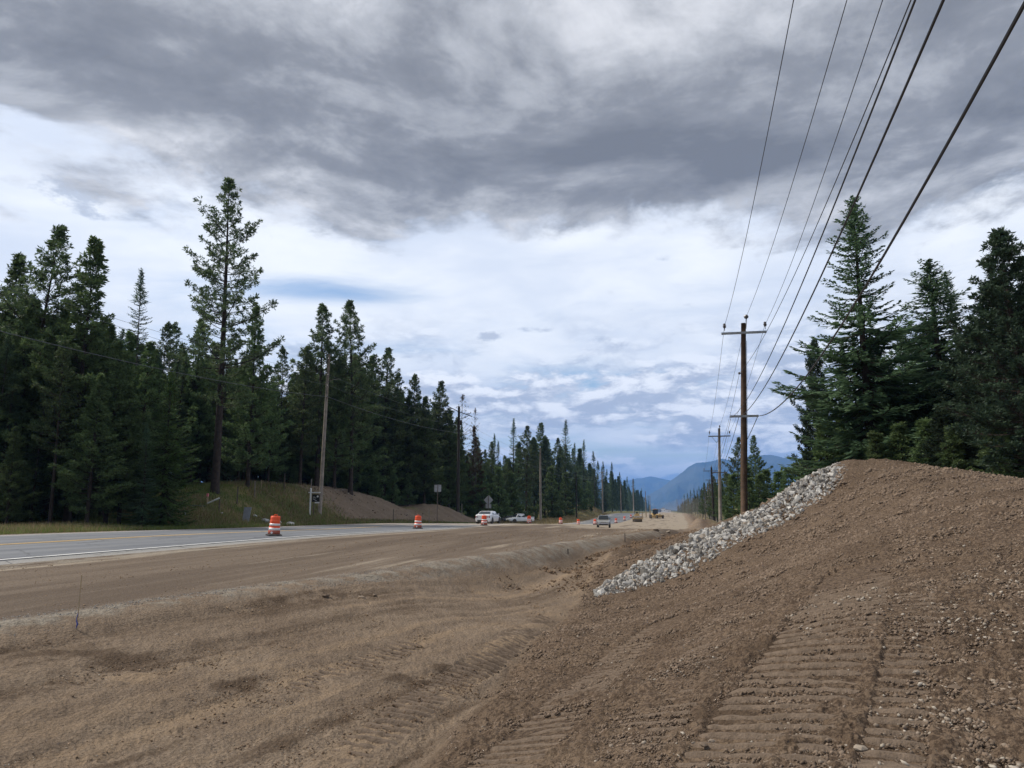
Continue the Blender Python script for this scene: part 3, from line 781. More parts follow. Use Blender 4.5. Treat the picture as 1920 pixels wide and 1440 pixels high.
strip('yellow_centre_line', off(9.75), off(9.95), -30, 62, M['yellow_line'], 'near stripe of the double yellow centre line', 0.012)
strip('yellow_centre_line', off(10.07), off(10.27), -30, 62, M['yellow_line'], 'far stripe of the double yellow centre line', 0.012)
strip('white_edge_line', off(2.7), off(2.84), -30, 70, M['white_line'], 'pale edge line on the forest side of the highway', 0.012)

# driveway in the wood on the left
dp = [hit(40, 925, 30), hit(110, 936, 30), hit(180, 950, 30)]
def ribbon(name, pts, wid, material, label, lift=0.05):
    pts = np.array(pts)[:, :2]; tt = np.linspace(0, len(pts) - 1, 24)
    P2 = np.stack([np.interp(tt, range(len(pts)), pts[:, k]) for k in (0, 1)], 1)
    d = np.gradient(P2, axis=0); d /= np.linalg.norm(d, axis=1, keepdims=True); nrm = np.stack([-d[:, 1], d[:, 0]], 1)
    V = []
    for p, q in zip(P2, nrm):
        for f in np.linspace(-1, 1, 5):
            a = p + q * wid / 2 * f; V.append((a[0], a[1], float(H(*a)) + lift))
    n = len(P2); i = np.arange(n - 1)[:, None] * 5; j = np.arange(4)[None, :]
    Q = np.stack([i + j, i + j + 1, i + 5 + j + 1, i + 5 + j], -1).reshape(-1, 4)
    return tag(link(name, quad_mesh(name, np.array(V), Q, material)), label, kind='structure')
ribbon('driveway', [(-75, 76), (-66, 70), (-58, 64), (-50, 55)], 4.0, M['driveway'], 'dark asphalt driveway glimpsed between the left trees', 0.08)

# ============================================================ mountains
def mountain(name, sil, dist, depth, seed, label, mt):
    """ridge whose skyline follows the given (px, py) points at the given distance"""
    px = np.array([p[0] for p in sil], float); py = np.array([p[1] for p in sil], float)
    n = 260; q = np.linspace(px[0], px[-1], n); yy = np.interp(q, px, py)
    V = []; m = 44
    for a, b in zip(q, yy):
        d = ray(a, b); hd = math.hypot(d[0], d[1]); ux, uy, uz = d[0] / hd, d[1] / hd, d[2] / hd
        top = uz * dist
        for k in range(m):
            f = k / (m - 1)              # 0 front foot, .6 ridge, 1 back foot
            rr_ = dist + depth * (f - 0.6)
            prof = (f / 0.6) ** 1.15 if f < 0.6 else ((1 - f) / 0.4) ** 0.8
            V.append((ux * rr_, uy * rr_, -60 + (top + 60) * prof, f))
    V = np.array(V); f = V[:, 3]
    nz = fbm(V[:, 0] / (depth * 0.16), V[:, 1] / (depth * 0.16), seed, 6, 0.55)
    rdg = 1 - np.abs(nz) * 2.4
    Vz = V[:, 2] + (rdg - 0.8) * depth * 0.055 * np.sin(np.clip(f / 0.6, 0, 1) * math.pi) ** 0.8
    Vz += fbm(V[:, 0] / 260, V[:, 1] / 260, seed + 5, 4) * 26 * np.clip(f * 3, 0, 1)
    V[:, 2] = Vz
    i = np.arange(n - 1)[:, None] * m; j = np.arange(m - 1)[None, :]
    Q = np.stack([i + j, i + m + j, i + m + j + 1, i + j + 1], -1).reshape(-1, 4)
    return tag(link(name, quad_mesh(name, V[:, :3], Q, mt, False)), label, kind='structure')
def mountain_mat():
    m = bpy.data.materials.new('mountain'); m.use_nodes = True
    t = NT(m.node_tree); bs = t.n('ShaderNodeBsdfPrincipled'); out = t.n('ShaderNodeOutputMaterial')
    t.t.links.new(bs.outputs[0], out.inputs[0])
    co = t.n('ShaderNodeTexCoord').outputs['Object']
    n = t.noise(co, 0.0011, 8, 0.65)
    c = t.mix(t.ss(n, 0.40, 0.62), (0.024, 0.042, 0.034), (0.085, 0.095, 0.070))
    t.put(bs.inputs['Base Color'], c); bs.inputs['Roughness'].default_value = 1.0; bs.inputs['Specular IOR Level'].default_value = 0.0
    return m
M['mountain'] = mountain_mat()
mountain('mountain', [(1080, 935), (1130, 915), (1165, 903), (1195, 896), (1220, 893), (1248, 898), (1275, 905), (1330, 925), (1400, 940)], 17000, 6000, 50, 'farthest pale blue ridge low on the horizon', M['mountain'])
mountain('mountain', [(1175, 948), (1215, 930), (1245, 910), (1268, 893), (1290, 876), (1308, 867), (1330, 866), (1352, 861), (1380, 859), (1420, 853), (1445, 852), (1470, 857), (1510, 859), (1560, 866), (1640, 880), (1760, 900), (1900, 930)], 11500, 5200, 61, 'nearer blue mountain rising to the right behind the poles', M['mountain'])

# ============================================================ trees
def frame_of(d):
    d = d / (np.linalg.norm(d, axis=-1, keepdims=True) + 1e-9)
    up = np.zeros_like(d); up[..., 2] = 1
    up[np.abs(d[..., 2]) > 0.95] = (1, 0, 0)
    a = np.cross(d, up); a /= np.linalg.norm(a, axis=-1, keepdims=True) + 1e-9
    return d, a, np.cross(a, d)

def tufts(C, Dn, r, k, ln, wd, spread=1.0):
    """k needles-bunch triangles around every centre C pointing roughly along Dn"""
    n = len(C)
    rd = r.normal(size=(n, k, 3)); rd /= np.linalg.norm(rd, axis=-1, keepdims=True)
    d = rd * spread + Dn[:, None] * 0.75
    d /= np.linalg.norm(d, axis=-1, keepdims=True)
    L = ln * r.uniform(0.65, 1.25, (n, k, 1)); W = wd * r.uniform(0.7, 1.3, (n, k, 1))
    s = np.cross(d, r.normal(size=(n, k, 3))); s /= np.linalg.norm(s, axis=-1, keepdims=True) + 1e-9
    b = C[:, None] + d * L * 0.08
    T = np.stack([b - s * W * 0.35, b + s * W * 0.35 + d * L * 0.25, b + d * L + s * W * 0.2], 2)
    T2 = np.stack([b + d * L * 0.2 - s * W, b + d * L * 0.55 + s * W, b + d * L], 2)
    return np.concatenate([T.reshape(-1, 3, 3), T2.reshape(-1, 3, 3)])

def stick(P0, P1, w0, w1):
    """thin 3-sided twigs between point arrays as triangles"""
    d, a, b = frame_of(P1 - P0)
    out = []
    ang = [0, 2.094, 4.189]
    w0 = np.broadcast_to(np.asarray(w0, float), (len(P0),))[:, None]; w1 = np.broadcast_to(np.asarray(w1, float), (len(P0),))[:, None]
    q = [(P0 + (a * math.cos(t) + b * math.sin(t)) * w0, P1 + (a * math.cos(t) + b * math.sin(t)) * w1) for t in ang]
    for i in range(3):
        A0, A1 = q[i]; B0, B1 = q[(i + 1) % 3]
        out += [np.stack([A0, B0, B1], 1), np.stack([A0, B1, A1], 1)]
    return np.concatenate(out)

def conifer(seed, kind, h, cb, rmax, nl, dens, shape='cone', tuft_len=0.30, dead=0.0, one_side=0.0, top_sparse=0.0):
    """returns (foliage tris, wood tris); trunk base at origin"""
    r = np.random.default_rng(seed)
    lean = r.normal(size=2) * 0.012 * h
    def axis(z):
        u = (z / h)
        return np.stack([lean[0] * u * u, lean[1] * u * u, z], -1)
    z = h * (cb + (0.985 - cb) * np.linspace(0, 1, nl) ** (0.9 if kind == 'pine' else 0.85)) + r.uniform(-.2, .2, nl)
    u = np.clip((z / h - cb) / (1 - cb), 0, 1)
    az_ = np.arange(nl) * 2.39996 + r.uniform(-.5, .5, nl)
    if shape == 'cone': prof = (1 - u) ** (1.0 if kind == 'pine' else 0.74) * np.minimum(1, 0.6 + u * 3)
    elif shape == 'round': prof = np.clip(1 - u ** 1.7, 0, 1) ** 0.8 * np.minimum(1, 0.5 + u * 2.2) * (1 - 0.35 * u)
    elif shape == 'tall': prof = (0.45 + 0.55 * np.sin(np.clip(u * 1.25 + 0.25, 0, 1) * math.pi * 0.9)) * np.clip((1 - u) * 3.2, 0.12, 1) * (0.6 + 0.4 * np.sin(u * 17 + seed) ** 2)
    else: prof = (1 - u) ** 0.7
    # irregular outline: whole sectors / storeys longer or shorter
    irr = 1 + 0.60 * vn(az_ * 0.9, u * 6 + seed, seed) + 0.45 * vn(u * 11, az_ * 0 + seed, seed + 1)
    L = rmax * prof * irr * r.uniform(0.62, 1.12, nl)
    L = np.clip(L, 0.22 if kind == 'pine' else 0.38, None)
    if one_side: L *= 1 + one_side * np.cos(az_)
    hd = np.stack([np.cos(az_), np.sin(az_), np.zeros(nl)], 1)
    fol = []; wood = []; K = 8
    s = np.linspace(0, 1, K)
    if kind == 'pine':
        a0 = np.radians(-12 + 62 * u + r.uniform(-10, 10, nl)); curve = 0.22 + 0.12 * r.random(nl)
        zz = np.tan(a0)[:, None] * s * 0.75 + curve[:, None] * s ** 2.4
    else:
        a0 = np.radians(-22 + 58 * u ** 1.4 + r.uniform(-6, 6, nl))
        zz = np.tan(a0)[:, None] * s - 0.20 * np.sin(s * math.pi) * (1 - u)[:, None] + 0.10 * s ** 3
    base = axis(z)
    wig = (r.normal(size=(nl, 1)) * 0.12) * s ** 2
    side = np.stack([-hd[:, 1], hd[:, 0], np.zeros(nl)], 1)
    PTS = base[:, None] + hd[:, None] * (s * L[:, None])[..., None] + side[:, None] * (wig * L[:, None])[..., None]
    PTS[..., 2] += zz * L[:, None]
    # limbs
    w = np.clip(0.012 + 0.014 * L, 0.012, 0.09)
    for i in range(0, K - 1):
        wood.append(stick(PTS[:, i], PTS[:, i + 1], w * (1 - s[i] * 0.8), w * (1 - s[i + 1] * 0.8)))
    # sprays / tufts
    if kind == 'pine':
        for rep in range(3):
            cnt = np.clip((L * dens).astype(int), 2, None)
            idx = np.repeat(np.arange(nl), cnt)
            f = 1 - r.random(len(idx)) ** 1.25 * 0.80
            fi = f * (K - 1); i0 = np.clip(fi.astype(int), 0, K - 2); ft = (fi - i0)[:, None]
            p = PTS[idx, i0] * (1 - ft) + PTS[idx, i0 + 1] * ft
            ld = PTS[idx, i0 + 1] - PTS[idx, i0]; ld /= np.linalg.norm(ld, axis=1, keepdims=True) + 1e-9
            sgn = r.choice([-1, 1], len(idx))[:, None]
            sd = side[idx] * sgn * r.uniform(0.2, 1.1, (len(idx), 1)) + ld * 0.7 + np.stack([0 * f, 0 * f, r.uniform(-0.15, 0.75, len(idx))], 1)
            sd /= np.linalg.norm(sd, axis=1, keepdims=True)
            bl = (0.16 + 0.30 * (1 - f) + 0.12 * r.random(len(idx))) * np.clip(L[idx], 0.6, 3.2) * 0.55
            q = p + sd * bl[:, None]
            wood.append(stick(p, q, 0.010, 0.006))
            keep = r.random(len(q)) > dead
            fol.append(tufts(q[keep], sd[keep], r, 7, tuft_len, tuft_len * 0.20, 0.95))
        tip = PTS[:, -1]; fol.append(tufts(tip, hd * 0.5 + [0, 0, .6], r, 9, tuft_len * 1.05, tuft_len * 0.2))
        k2 = 14; tz = np.linspace(h * 0.95, h, k2); fol.append(tufts(axis(tz), np.tile([0, 0, 1.0], (k2, 1)), r, 9, tuft_len, tuft_len * .2))
    else:
        cnt = np.clip((L * dens).astype(int), 3, None)
        idx = np.repeat(np.arange(nl), cnt)
        start = np.concatenate([[0], np.cumsum(cnt)[:-1]])
        pos = (np.arange(len(idx)) - start[idx]) / cnt[idx]
        f = 0.12 + 0.88 * pos
        fi = f * (K - 1); i0 = np.clip(fi.astype(int), 0, K - 2); ft = (fi - i0)[:, None]
        p = PTS[idx, i0] * (1 - ft) + PTS[idx, i0 + 1] * ft
        ld = PTS[idx, i0 + 1] - PTS[idx, i0]; ld /= np.linalg.norm(ld, axis=1, keepdims=True) + 1e-9
        for sg in (-1, 1):
            sd = side[idx] * sg * 0.85 + ld * 0.75; sd[:, 2] += r.uniform(-0.30, 0.10, len(idx)); sd /= np.linalg.norm(sd, axis=1, keepdims=True)
            bl = (0.10 + 0.42 * np.sin(np.clip(f, 0, 1) * math.pi * 0.85 + 0.2)) * np.clip(L[idx], 0.5, 3.5) * 0.55 * r.uniform(0.6, 1.15, len(idx))
            keep = r.random(len(idx)) > dead
            P0 = p[keep]; S_ = sd[keep]; B_ = bl[keep][:, None]; LD = ld[keep]
            n = len(P0)
            # each spray: a few narrow leaves either side of the twig
            for q0, q1, off_, wd in ((0.0, 0.6, 0.0, 0.055), (0.35, 1.0, 0.05, 0.05), (0.3, 0.8, 0.32, 0.045), (0.15, 0.6, -0.30, 0.045), (0.5, 0.95, -0.22, 0.04)):
                j = r.normal(size=(n, 3)) * 0.02
                A = P0 + S_ * B_ * q0 + j; Bp = P0 + S_ * B_ * q1 + LD * B_ * off_ + j + r.normal(size=(n, 3)) * 0.03
                Bp[:, 2] -= 0.06 * B_[:, 0]
                dd, aa, bb = frame_of(Bp - A)
                ww = wd * r.uniform(0.7, 1.4, (n, 1)) * (0.8 + 0.25 * np.clip(B_, 0, 2))
                tilt = aa * np.cos(0.35) + bb * r.uniform(-0.7, 0.7, (n, 1))
                Mid = A * 0.45 + Bp * 0.55
                fol.append(np.stack([A, Mid + tilt * ww, Bp], 1)); fol.append(np.stack([A, Bp, Mid - tilt * ww], 1))
        for q in np.linspace(0.84, 0.995, 18):
            ln_ = 0.10 + (1 - q) * h * 0.24
            fol.append(tufts(axis(np.array([h * q] * 2)), np.tile([0, 0, 0.25], (2, 1)), r, 9, ln_, 0.05))
    # dead lower twigs on the bare trunk
    nd = int(h * 1.2 * (1 if cb > 0.12 else 0.3)); zd = r.uniform(0.08 * h, max(cb, 0.12) * h + 0.1 * h, nd); ad = r.uniform(0, 6.28, nd)
    Ld = r.uniform(0.3, 1.4, nd)
    b0 = axis(zd); b1 = b0 + np.stack([np.cos(ad) * Ld, np.sin(ad) * Ld, r.uniform(-.35, .05, nd)], 1)
    wood.append(stick(b0, b1, 0.018, 0.006))
    return np.concatenate(fol), np.concatenate(wood), axis

def trunk_mesh(name, h, r0, axis, mt):
    zs = np.array([-0.6, 0.0, 0.25, 0.8, 2, 0.25 * h, 0.5 * h, 0.75 * h, 0.93 * h, h * 0.995])
    rr_ = r0 * np.array([1.5, 1.35, 1.15, 1.02, 0.95, 0.80, 0.58, 0.32, 0.10, 0.03])
    return MB().tube(axis(zs), rr_, 9).mesh(name, mt, True)

TREE = {}
def make_kind(key, kind, h, r0, fmat, bark, **kw):
    fol, wd, ax = conifer(kw.pop('seed'), kind, h, **kw)
    tm = trunk_mesh(key + '_trunk', h, r0, ax, bark)
    cm = tri_mesh(key + '_crown', fol, fmat)
    lm = tri_mesh(key + '_limbs', wd, bark)
    TREE[key] = (h, tm, cm, lm)
    return len(fol) + len(wd)
tot = 0
pn_ = 'needle_dark'
tot += make_kind('pineA', 'pine', 24, 0.28, M['needle_dark'], M['bark'], seed=1, cb=0.22, rmax=4.2, nl=120, dens=3.6, shape='round', tuft_len=0.36)
tot += make_kind('pineB', 'pine', 24, 0.30, M['needle_mid'], M['bark'], seed=2, cb=0.14, rmax=4.8, nl=150, dens=3.6, shape='cone', tuft_len=0.36)
tot += make_kind('pineC', 'pine', 24, 0.24, M['needle_dark'], M['bark'], seed=3, cb=0.30, rmax=3.8, nl=105, dens=3.2, shape='round', tuft_len=0.34)
tot += make_kind('pineD', 'pine', 24, 0.26, M['needle_mid'], M['bark'], seed=4, cb=0.10, rmax=4.6, nl=150, dens=4.0, shape='cone', tuft_len=0.38)
tot += make_kind('pineE', 'pine', 24, 0.22, M['needle_dark'], M['bark'], seed=5, cb=0.38, rmax=3.2, nl=90, dens=3.0, shape='round', tuft_len=0.33)
tot += make_kind('hero', 'pine', 30, 0.36, M['needle_dark'], M['bark'], seed=11, cb=0.26, rmax=4.3, nl=135, dens=3.0, shape='tall', tuft_len=0.33)
tot += make_kind('firA', 'fir', 24, 0.24, M['needle_fir'], M['bark'], seed=21, cb=0.05, rmax=3.3, nl=300, dens=5.0)
tot += make_kind('firB', 'fir', 24, 0.22, M['needle_fir'], M['bark'], seed=22, cb=0.08, rmax=2.5, nl=250, dens=5.0)
tot += make_kind('firG', 'fir', 16, 0.20, M['needle_bright'], M['bark'], seed=23, cb=0.02, rmax=3.7, nl=300, dens=5.0)
tot += make_kind('firS', 'fir', 24, 0.17, M['needle_fir'], M['bark_grey'], seed=24, cb=0.10, rmax=2.9, nl=230, dens=5.5)
tot += make_kind('firR', 'fir', 17, 0.22, M['needle_fir'], M['bark'], seed=25, cb=0.02, rmax=3.9, nl=290, dens=6.5)
tot += make_kind('pineR', 'pine', 16, 0.24, M['needle_deep'], M['bark'], seed=12, cb=0.10, rmax=3.4, nl=190, dens=5.2, shape='round', tuft_len=0.26)
tot += make_kind('brown', 'pine', 22, 0.22, M['needle_brown'], M['bark_grey'], seed=13, cb=0.12, rmax=3.0, nl=120, dens=3.4, shape='cone', tuft_len=0.34, dead=0.15)
tot += make_kind('snag', 'pine', 22, 0.18, M['bare'], M['bark_grey'], seed=14, cb=0.25, rmax=2.6, nl=90, dens=3.0, shape='round', tuft_len=0.22, dead=0.93)
tot += make_kind('young', 'pine', 6, 0.09, M['needle_mid'], M['bark'], seed=15, cb=0.03, rmax=1.5, nl=60, dens=6.0, shape='cone', tuft_len=0.26)
tot += make_kind('farP', 'pine', 24, 0.3, M['needle_far'], M['bark'], seed=16, cb=0.08, rmax=3.8, nl=90, dens=1.6, shape='cone', tuft_len=0.8)
tot += make_kind('farF', 'fir', 24, 0.3, M['needle_far'], M['bark'], seed=17, cb=0.03, rmax=3.6, nl=190, dens=2.6)
print('tree tris', tot)

# cheap leafy bush
def bush_mesh(name, seed, n, rx, rz, mt, ln=0.12):
    r = np.random.default_rng(seed)
    k = 26; c = np.stack([r.normal(0, rx * .45, k), r.normal(0, rx * .45, k), r.uniform(0.15, 1, k) * rz * 0.8], 1)
    i = r.integers(0, k, n); p = c[i] + r.normal(size=(n, 3)) * rx * 0.22; p[:, 2] = np.abs(p[:, 2])
    fol = tufts(p, np.tile([0, 0, .5], (n, 1)), r, 3, ln, ln * 0.45)
    st = stick(np.zeros((k, 3)), c, 0.015, 0.005)
    return tri_mesh(name, fol, mt), tri_mesh(name + '_stems', st, M['bark'])
BUSH = [bush_mesh('bush', 71, 900, 1.2, 1.5, M['leaf'], 0.16), bush_mesh('bush', 72, 800, 0.9, 2.2, M['leaf'], 0.15), bush_mesh('bush', 73, 900, 1.3, 1.2, M['needle_mid'], 0.18)]

PINE_NAMES = {'pine': 'pine_tree', 'fir': 'fir_tree'}
def plant(key, x, y, height, label, group=None, name=None, rz=None, wide=1.0, dz=0.0, cat='tree'):
    h, tm, cm, lm = TREE[key]
    s = height / h
    nm = name or ('fir_tree' if 'fir' in key or key == 'farF' else 'pine_tree')
    o = empty(nm, on(x, y, dz - 0.05), random.uniform(0, 6.28) if rz is None else rz, label, cat, group)
    sw = s * wide
    o.scale = (sw, sw, s)
    link('trunk', tm, o)
    c = link('crown', cm, o)
    link('limbs', lm, c)
    return o
def top_height(x, y, px, py):
    d = ray(px, py); dist = math.hypot(x, y); hd = math.hypot(d[0], d[1])
    return d[2] / hd * dist - float(H(x, y))
def TL(y): return ip(y, [-50, 45, 90, 125, 170, 256, 324, 513, 1000, 3000], [-46, -47, -48, -41, -33, -29, -27, -26, -26, -26])
def TLd(y): return TL(y)
def line_spot(px, back=0.0):
    """where the ray of a picture column meets the edge of the wood"""
    d = ray(px, 950)
    ys = np.linspace(30, 1500, 3000); xs = ys * d[0] / d[1]
    g = xs - (TLd(ys) - back)
    i = np.argmax(g < 0) if (g < 0).any() else len(g) - 1
    return float(xs[i]), float(ys[i])
def tp(key, px, toppy, back, label, group=None, **kw):
    x, y = line_spot(px, back)
    return plant(key, x, y, max(3.0, top_height(x, y, px, toppy)), label, group, **kw)
def ta(key, px, y, toppy, label, group=None, basez=None, **kw):
    d = ray(px, 950); x = y * d[0] / d[1]
    return plant(key, x, y, max(1.0, top_height(x, y, px, toppy)), label, group, **kw)

# --- left wood, front row from left to right
G1 = None
ta('pineC', 32, 50, 408, 'tall open-crowned pine second from the left edge with clumpy needles', wide=1.15)
ta('pineB', -18, 52, 470, 'dense dark pine cut off by the left edge of the picture', wide=1.1)
ta('pineD', 128, 50, 442, 'broad dense dark pine with a narrow spiky leader, left of the slender fir', wide=1.2)
ta('pineE', 96, 46.5, 640, 'dark pine whose bare double trunk stands close to the highway edge', wide=1.15)
ta('firS', 236, 66, 497, 'slender pale fir with a thin pointed top above its neighbours', wide=1.0)
ta('pineE', 283, 84, 603, 'small-topped pine just right of the slender pale fir', wide=1.1)
ta('pineE', 307, 86, 606, 'small-topped pine nearest left of the tallest tree', wide=1.1)
ta('firG', 305, 52, 690, 'bright green fir with drooping layered boughs beside the metal gate', wide=1.1)
ta('pineD', 200, 50, 640, 'dark bushy pine hanging low over the roadside grass at the left', wide=1.1)
ta('firB', 60, 47, 700, 'dark fir with low boughs in the far left corner of the wood')
ta('pineD', 15, 44.5, 800, 'low dark young pine at the left edge beside the road', wide=1.3)
ta('hero', 401, 66, 331, 'tallest pine of all with tiered open crown and bare trunk', wide=1.05, rz=2.2)
ta('pineD', 462, 72, 575, 'dense pyramid-shaped pine right beside the tallest tree', wide=1.05)
ta('pineB', 352, 74, 600, 'shaggy dark pine right behind the left side of the tallest tree')
ta('pineE', 520, 92, 650, 'thin-topped pine in the gap right of the tallest pine', wide=1.1)
ta('pineB', 500, 84, 720, 'low dark pine filling the gap behind the black panel sign')
ta('pineA', 592, 92, 571, 'round-topped pine directly left of the top of the tan pole', wide=1.12)
ta('pineC', 656, 96, 562, 'highest of the pines right of the tan pole', wide=1.15)
ta('pineA', 560, 88, 650, 'dark pine beside the tan pole with a lower rounded crown', wide=1.1)
ta('pineB', 625, 94, 680, 'bushy pine just behind the top half of the tan pole', wide=1.1)
tp('pineC', 716, 650, 1, 'pine with open top midway between tan pole and black pole', wide=1.1)
tp('pineB', 690, 668, 3, 'dense pine shouldering the highest pine on its right side', wide=1.1)
tp('pineE', 742, 702, 2, 'narrow pine with tufted crown left of the rounded pair', wide=1.15)
tp('pineA', 770, 703, 0, 'left one of two rounded pines before the black pole', wide=1.1)
tp('pineC', 815, 714, 1, 'right one of two rounded pines before the black pole', wide=1.12)
tp('pineD', 795, 745, -2, 'dense low pine in front of the rounded pair', wide=1.15)
tp('snag', 862, 740, 2, 'half-bare pine whose twiggy top shows above the black pole', wide=1.15)
tp('snag', 888, 765, 1, 'leafless grey snag just right of the black pole', wide=.8, name='bare_tree')
tp('brown', 893, 800, -2, 'pine with dying brown needles right of the black pole', wide=.95)
tp('pineB', 840, 770, -1, 'dark pine right behind the black pole', wide=1.12)
tp('firB', 925, 812, 2, 'small pointed conifer above the warning sign')
tp('firA', 962, 784, 1, 'wide-shouldered fir above the white pickup', wide=.95)
tp('pineC', 987, 798, 1, 'pine with ragged top between the wide fir and the grey pole', wide=1.15)
tp('pineA', 1016, 794, 2, 'tall pine directly behind the thin grey pole', wide=1.1)
tp('pineC', 1043, 822, 2, 'lower pine between the thin grey pole and the spire-like fir', wide=1.1)
tp('firS', 1060, 786, 1, 'spire-like fir rising above its neighbours right of the grey pole', wide=1.2)
tp('firB', 1078, 830, 0, 'fir shouldering the spire-like fir on its right', wide=1.15)
tp('firA', 1095, 824, 1, 'pointed fir second right of the spire-like fir', wide=1.0)
tp('firS', 1116, 845, 1, 'thin fir left of the far pole on the small grassy knoll', wide=1.2)
tp('firA', 1134, 865, 1, 'fir behind the far pole on the small grassy knoll', wide=1.1)
tp('firB', 1148, 866, 2, 'pointed fir just right of the pole on the grassy knoll', wide=1.15)
tp('firA', 1164, 885, 1, 'fir where the wood starts to fall toward the valley', wide=1.1)
tp('firB', 1176, 893, 1, 'small pointed fir near the far end of the left wood')
tp('firS', 1188, 897, 1, 'thin spiky fir standing out at the far end of the left wood', wide=1.3)
tp('firB', 1204, 915, 0, 'little fir above the yellow roller')
tp('firA', 1216, 928, 0, 'little fir above the motor grader', wide=1.0)

# --- filler of the left wood: rows behind and low trees in front
rr2 = np.random.default_rng(5)
def wood_top(px):   # skyline of the mass behind the named trees
    return float(np.interp(px, [-80, 0, 60, 160, 260, 330, 420, 500, 560, 640, 700, 760, 820, 880, 940, 1000, 1060, 1100, 1140, 1170, 1200, 1225, 1240],
                           [560, 560, 570, 590, 650, 650, 630, 710, 690, 650, 700, 735, 750, 800, 830, 822, 828, 850, 876, 893, 914, 932, 942]))
LMK = [(-60, 'far left edge'), (40, 'tall open-crowned pine at the left edge'), (128, 'broad dark pine with the spiky leader'), (180, 'left roadside grass'), (236, 'slender pale fir'), (300, 'bright green fir'), (350, 'metal gate'), (406, 'tallest pine'), (462, 'dense pine beside the tallest'), (520, 'grassy hill crest'), (560, 'black panel sign'), (600, 'tan wooden pole'),
       (650, 'highest pine right of the tan pole'), (700, 'stony berm'), (750, 'foot of the stony berm'), (790, 'rounded pair of pines'), (822, 'square sign'), (858, 'black pole'), (890, 'browning pine'), (916, 'white sedan'), (950, 'dark sedan'), (975, 'white pickup'), (1014, 'thin grey-tan pole'), (1045, 'fifth drum'), (1065, 'spire-like fir'), (1082, 'dark pole by the knoll'), (1105, 'grassy knoll'), (1131, 'oncoming SUV'), (1150, 'far end of the ramp'), (1175, 'yellow roller')]
cand = []
for row, (back, stp, tlow) in enumerate([(2, 17, 0), (7, 17, 0), (14, 18, 0), (22, 20, 20)]):
    for px in np.arange(-70, 1180, stp):
        cand.append((row, px + rr2.uniform(-8, 8), back + rr2.uniform(-2, 2.5), tlow))
ROWN = ['first', 'second', 'third', 'rearmost']
for row, px, back, tlow in cand:
    x, y = line_spot(px, back)
    if y > 420: continue
    hh = top_height(x, y, px, wood_top(px) + rr2.uniform(-2, 62) + tlow)
    if hh < 4: continue
    if y < 200: k = rr2.choice(['pineB', 'pineD', 'firA', 'firB', 'pineD', 'pineA'] if row != 1 else ['pineA', 'pineB', 'pineC', 'pineD'])
    else: k = rr2.choice(['firA', 'farP', 'farF', 'pineB'])
    lm = min(LMK, key=lambda q: abs(q[0] - px))[1]
    sp = 'fir' if 'fir' in k or k == 'farF' else 'pine'
    plant(str(k), x, y, min(hh, 27), 'shaded %s, %s row, behind the %s' % (sp, ROWN[row], lm), 'conifers behind the front row', wide=float(rr2.uniform(0.95, 1.3)))
# low-boughed trees that close the wood near the left edge
for px, y, tpy, k, lb in [(-5, 46, 690, 'firA', 'low-boughed fir at the very left edge'), (48, 58, 660, 'pineD', 'dark pine beyond the driveway at the far left'), (165, 47, 700, 'pineD', 'dark low-boughed pine just right of the double trunk'), (190, 54, 610, 'firB', 'dark fir between the broad pine and the slender fir'), (225, 50, 720, 'pineD', 'bushy pine between the double trunk and the green fir'),
                          (255, 56, 640, 'pineB', 'dark pine just left of the bright green fir'), (268, 49, 790, 'firA', 'low fir with boughs touching the roadside grass'), (345, 74, 700, 'pineD', 'dark pine right behind the bright green fir'), (20, 60, 560, 'pineB', 'tall dark pine behind the open-crowned one at the left edge'), (75, 66, 600, 'pineD', 'dark pine showing between the two left-edge pines'), (372, 92, 780, 'firA', 'low fir deep in the shade left of the tallest trunk'), (392, 100, 800, 'firA', 'low fir deep in the shade right behind the tallest trunk')]:
    ta(k, px, y, tpy, lb, wide=1.35)
# young trees along the skirt of the wood
for px, back, toppy in [(548, -1, 872), (700, -1, 880), (735, -2, 885), (765, -2, 890), (905, -3, 885), (935, -3, 880), (960, -2, 890), (1035, -3, 880), (1060, -3, 890), (1085, -3, 895), (1105, -2, 905), (825, -3, 885), (650, 0, 850), (590, 1, 850)]:
    x, y = line_spot(px, back)
    plant('young', x, y, max(2.0, top_height(x, y, px, toppy)), 'young green pine by the wood near the %s' % min(LMK, key=lambda q: abs(q[0] - px))[1], 'young pines at the skirt of the wood', wide=1.25)
# far end of the left wood, one mass
def mass(name, pts, label, keys=('farP', 'farF')):
    FV = []; 
    r = np.random.default_rng(99)
    for (x, y, h) in pts:
        h0, tm, cm, lm = TREE[keys[r.integers(0, len(keys))]]
        a = np.zeros(len(cm.vertices) * 3, np.float32); cm.vertices.foreach_get('co', a); a = a.reshape(-1, 3, 3)
        a = a[r.random(len(a)) < 0.45]
        s = h / h0; t = r.uniform(0, 6.28); c_, s_ = math.cos(t), math.sin(t)
        ctr = a.mean(1, keepdims=True); a = ctr + (a - ctr) * 1.6
        v = np.stack([(a[..., 0] * c_ - a[..., 1] * s_) * s + x, (a[..., 0] * s_ + a[..., 1] * c_) * s + y, a[..., 2] * s + float(H(x, y))], -1)
        FV.append(v)
    me = tri_mesh(name, np.concatenate(FV), M['needle_far'])
    o = link(name, me); tag(o, label, None, None, 'stuff'); return o
pts = []
for y in np.geomspace(330, 1300, 46):
    for b in range(2):
        yy_ = y * rr2.uniform(.97, 1.03)
        pts.append((float(TLd(yy_)) - 6 * b - rr2.uniform(0, 5), yy_, rr2.uniform(16, 24)))
mass('far_forest', pts, 'distant end of the left wood melting into one dark mass')

